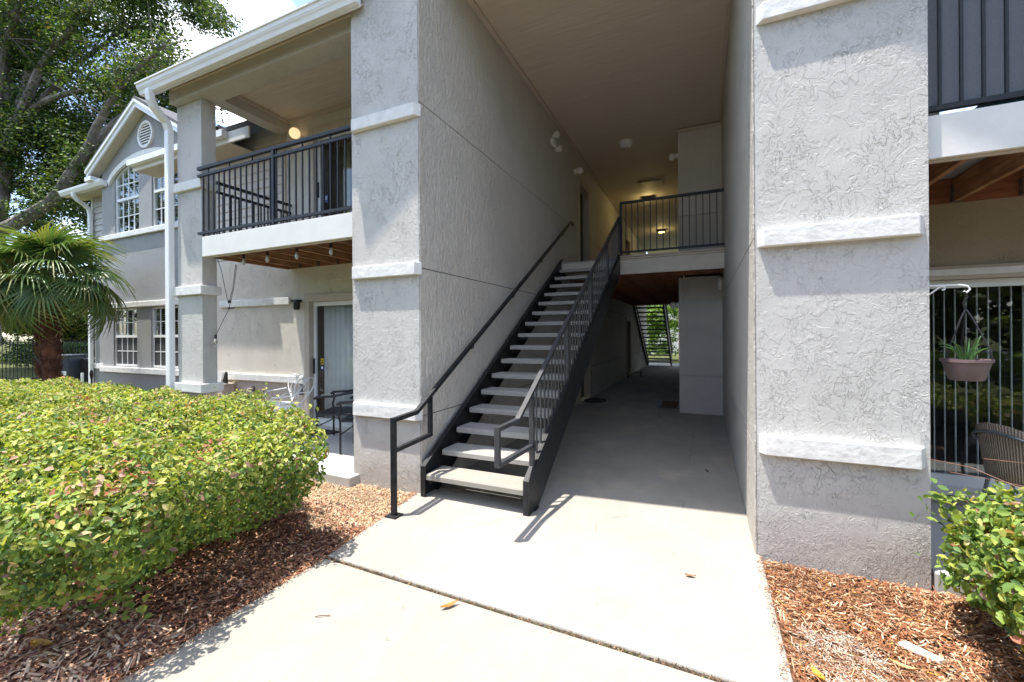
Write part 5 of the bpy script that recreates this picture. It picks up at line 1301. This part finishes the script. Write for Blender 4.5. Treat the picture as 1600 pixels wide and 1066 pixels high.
# dry grass patch lower right
n = 6000; gx = rg.uniform(.42, 1.6, n); gy = rg.uniform(1.5, 2.35, n); kk = (gy < 2.32 - .5 * (gx - .5) ** 2 - .15 * rg.random(n)); gx, gy = gx[kk], gy[kk]; n = len(gx)
a = rg.uniform(0, 6.28, n); hh = rg.uniform(.012, .04, n); ln = rg.uniform(.01, .035, n); b0 = np.stack([gx, gy, np.full(n, -.035)], 1); s = np.stack([-np.sin(a), np.cos(a), a * 0], 1) * .0018; d = np.stack([np.cos(a) * ln, np.sin(a) * ln, hh], 1)
V = np.stack([b0 - s, b0 + s, b0 + d], 1).reshape(-1, 3); T = np.arange(n * 3).reshape(-1, 3)
me = np_mesh('grass', V, [(3, T)], np.repeat(pal(n, [(3, (.30, .25, .13)), (2, (.16, .20, .06)), (2, (.42, .36, .22))], rg), 3, axis=0), 'chip'); o = part('dry_grass', me, None, None); o['kind'] = 'stuff'; o['label'] = 'patch of dry grass beside the walk at lower right'

# single fallen leaves and bits one can point to
def dry_leaf(label, x, y, z, ln, wd, rz, col, curl=.25, roll=.2):
    n = 9; vs = []; cs = []
    for i in range(n):
        t = i / (n - 1); w = wd * math.sin(PI * min(1, t * 1.02 + .02)) ** .8 * (1 - .25 * t); zz = curl * ln * (t - .5) ** 2 * 1.6
        for s in (-1, 0, 1): vs.append(((t - .5) * ln, s * w * .5, zz + abs(s) * wd * roll)); cs.append(np.array(col) * (1 if s else .7))
    Fq = [(3 * i + s, 3 * i + 3 + s, 3 * i + 4 + s, 3 * i + 1 + s) for i in range(n - 1) for s in (0, 1)]
    me = np_mesh('fallen_leaf', np.array(vs), [(4, np.array(Fq))], np.array(cs), 'dryleaf'); o = bpy.data.objects.new('fallen_leaf', me); COL.objects.link(o)
    o.location = (x, y, z); o.rotation_euler = (random.uniform(-.12, .12), random.uniform(-.1, .1), rz); return tag(o, label, 'leaf', 'fallen dry leaves')
OR = (.42, .20, .05)
dry_leaf('orange-brown fallen leaf on the near walk just below the joint', -1.37, 2.11, .006, .115, .036, .95, OR)
dry_leaf('small brown leaf on the sunny slab right of centre', -.09, 3.0, .008, .07, .03, .1, (.34, .18, .08))
dry_leaf('tiny dark leaf in the shaded passage near the right wall', .02, 5.35, .008, .07, .035, 2.0, (.14, .08, .05))
dry_leaf('curled brown leaf on the mulch edge below the handrail post', -2.60, 2.62, .004, .09, .05, .4, (.28, .12, .06))
dry_leaf('yellow leaf on the right mulch beside the slab corner', .47, 2.38, -.0, .10, .045, 1.9, (.60, .36, .05))
dry_leaf('yellow-brown leaf on the right mulch touching the slab', .42, 2.22, -.0, .08, .04, .6, (.55, .30, .05))
dry_leaf('large tan leaf on the right mulch under the shrub', 1.00, 2.30, .0, .11, .045, 0.2, (.55, .33, .14))
dry_leaf('tan leaf lying near the bottom edge of the right mulch', 1.02, 2.14, .0, .12, .05, -.2, (.58, .36, .14))
dry_leaf('pale dry leaf in the middle of the right mulch', .86, 2.60, .0, .10, .035, -.3, (.52, .34, .18))
dry_leaf('brown leaf at the mulch corner in front of the left hedge', -2.95, .95, .0, .11, .05, .7, (.40, .22, .10))
dry_leaf('golden leaf caught under the left end of the hedge', -3.12, .98, .01, .13, .06, .3, (.48, .26, .06))
dry_leaf('small curled leaf on the near walk at the bottom left', -2.02, 1.12, .004, .05, .025, .5, (.32, .17, .08))
solo('bark_piece', MB().prism([(.90, 2.80), (1.03, 2.72), (1.06, 2.745), (.94, 2.83)], 2, -.02, .002), 'plastic_white', 'pale chunk of bark lying on the right mulch bed', 'bark', bevel=.004)
mb = MB(); mb.tube([(-2.02, 1.72, .004), (-1.985, 1.745, .006), (-1.95, 1.765, .003)], .0025, 5); solo('twig', mb, 'stem', 'thin dark twig on the near walk', 'twig')
n = 60; v, q, t, c, cen = chips(n, (-2.3, .2, 1.2, 6.5), -.003, rg, RED, .006, .016, .006); v[:, 2] = np.maximum(v[:, 2], .0005) * .4; chip_obj('walk_specks', [(v, q, t, c, None)])
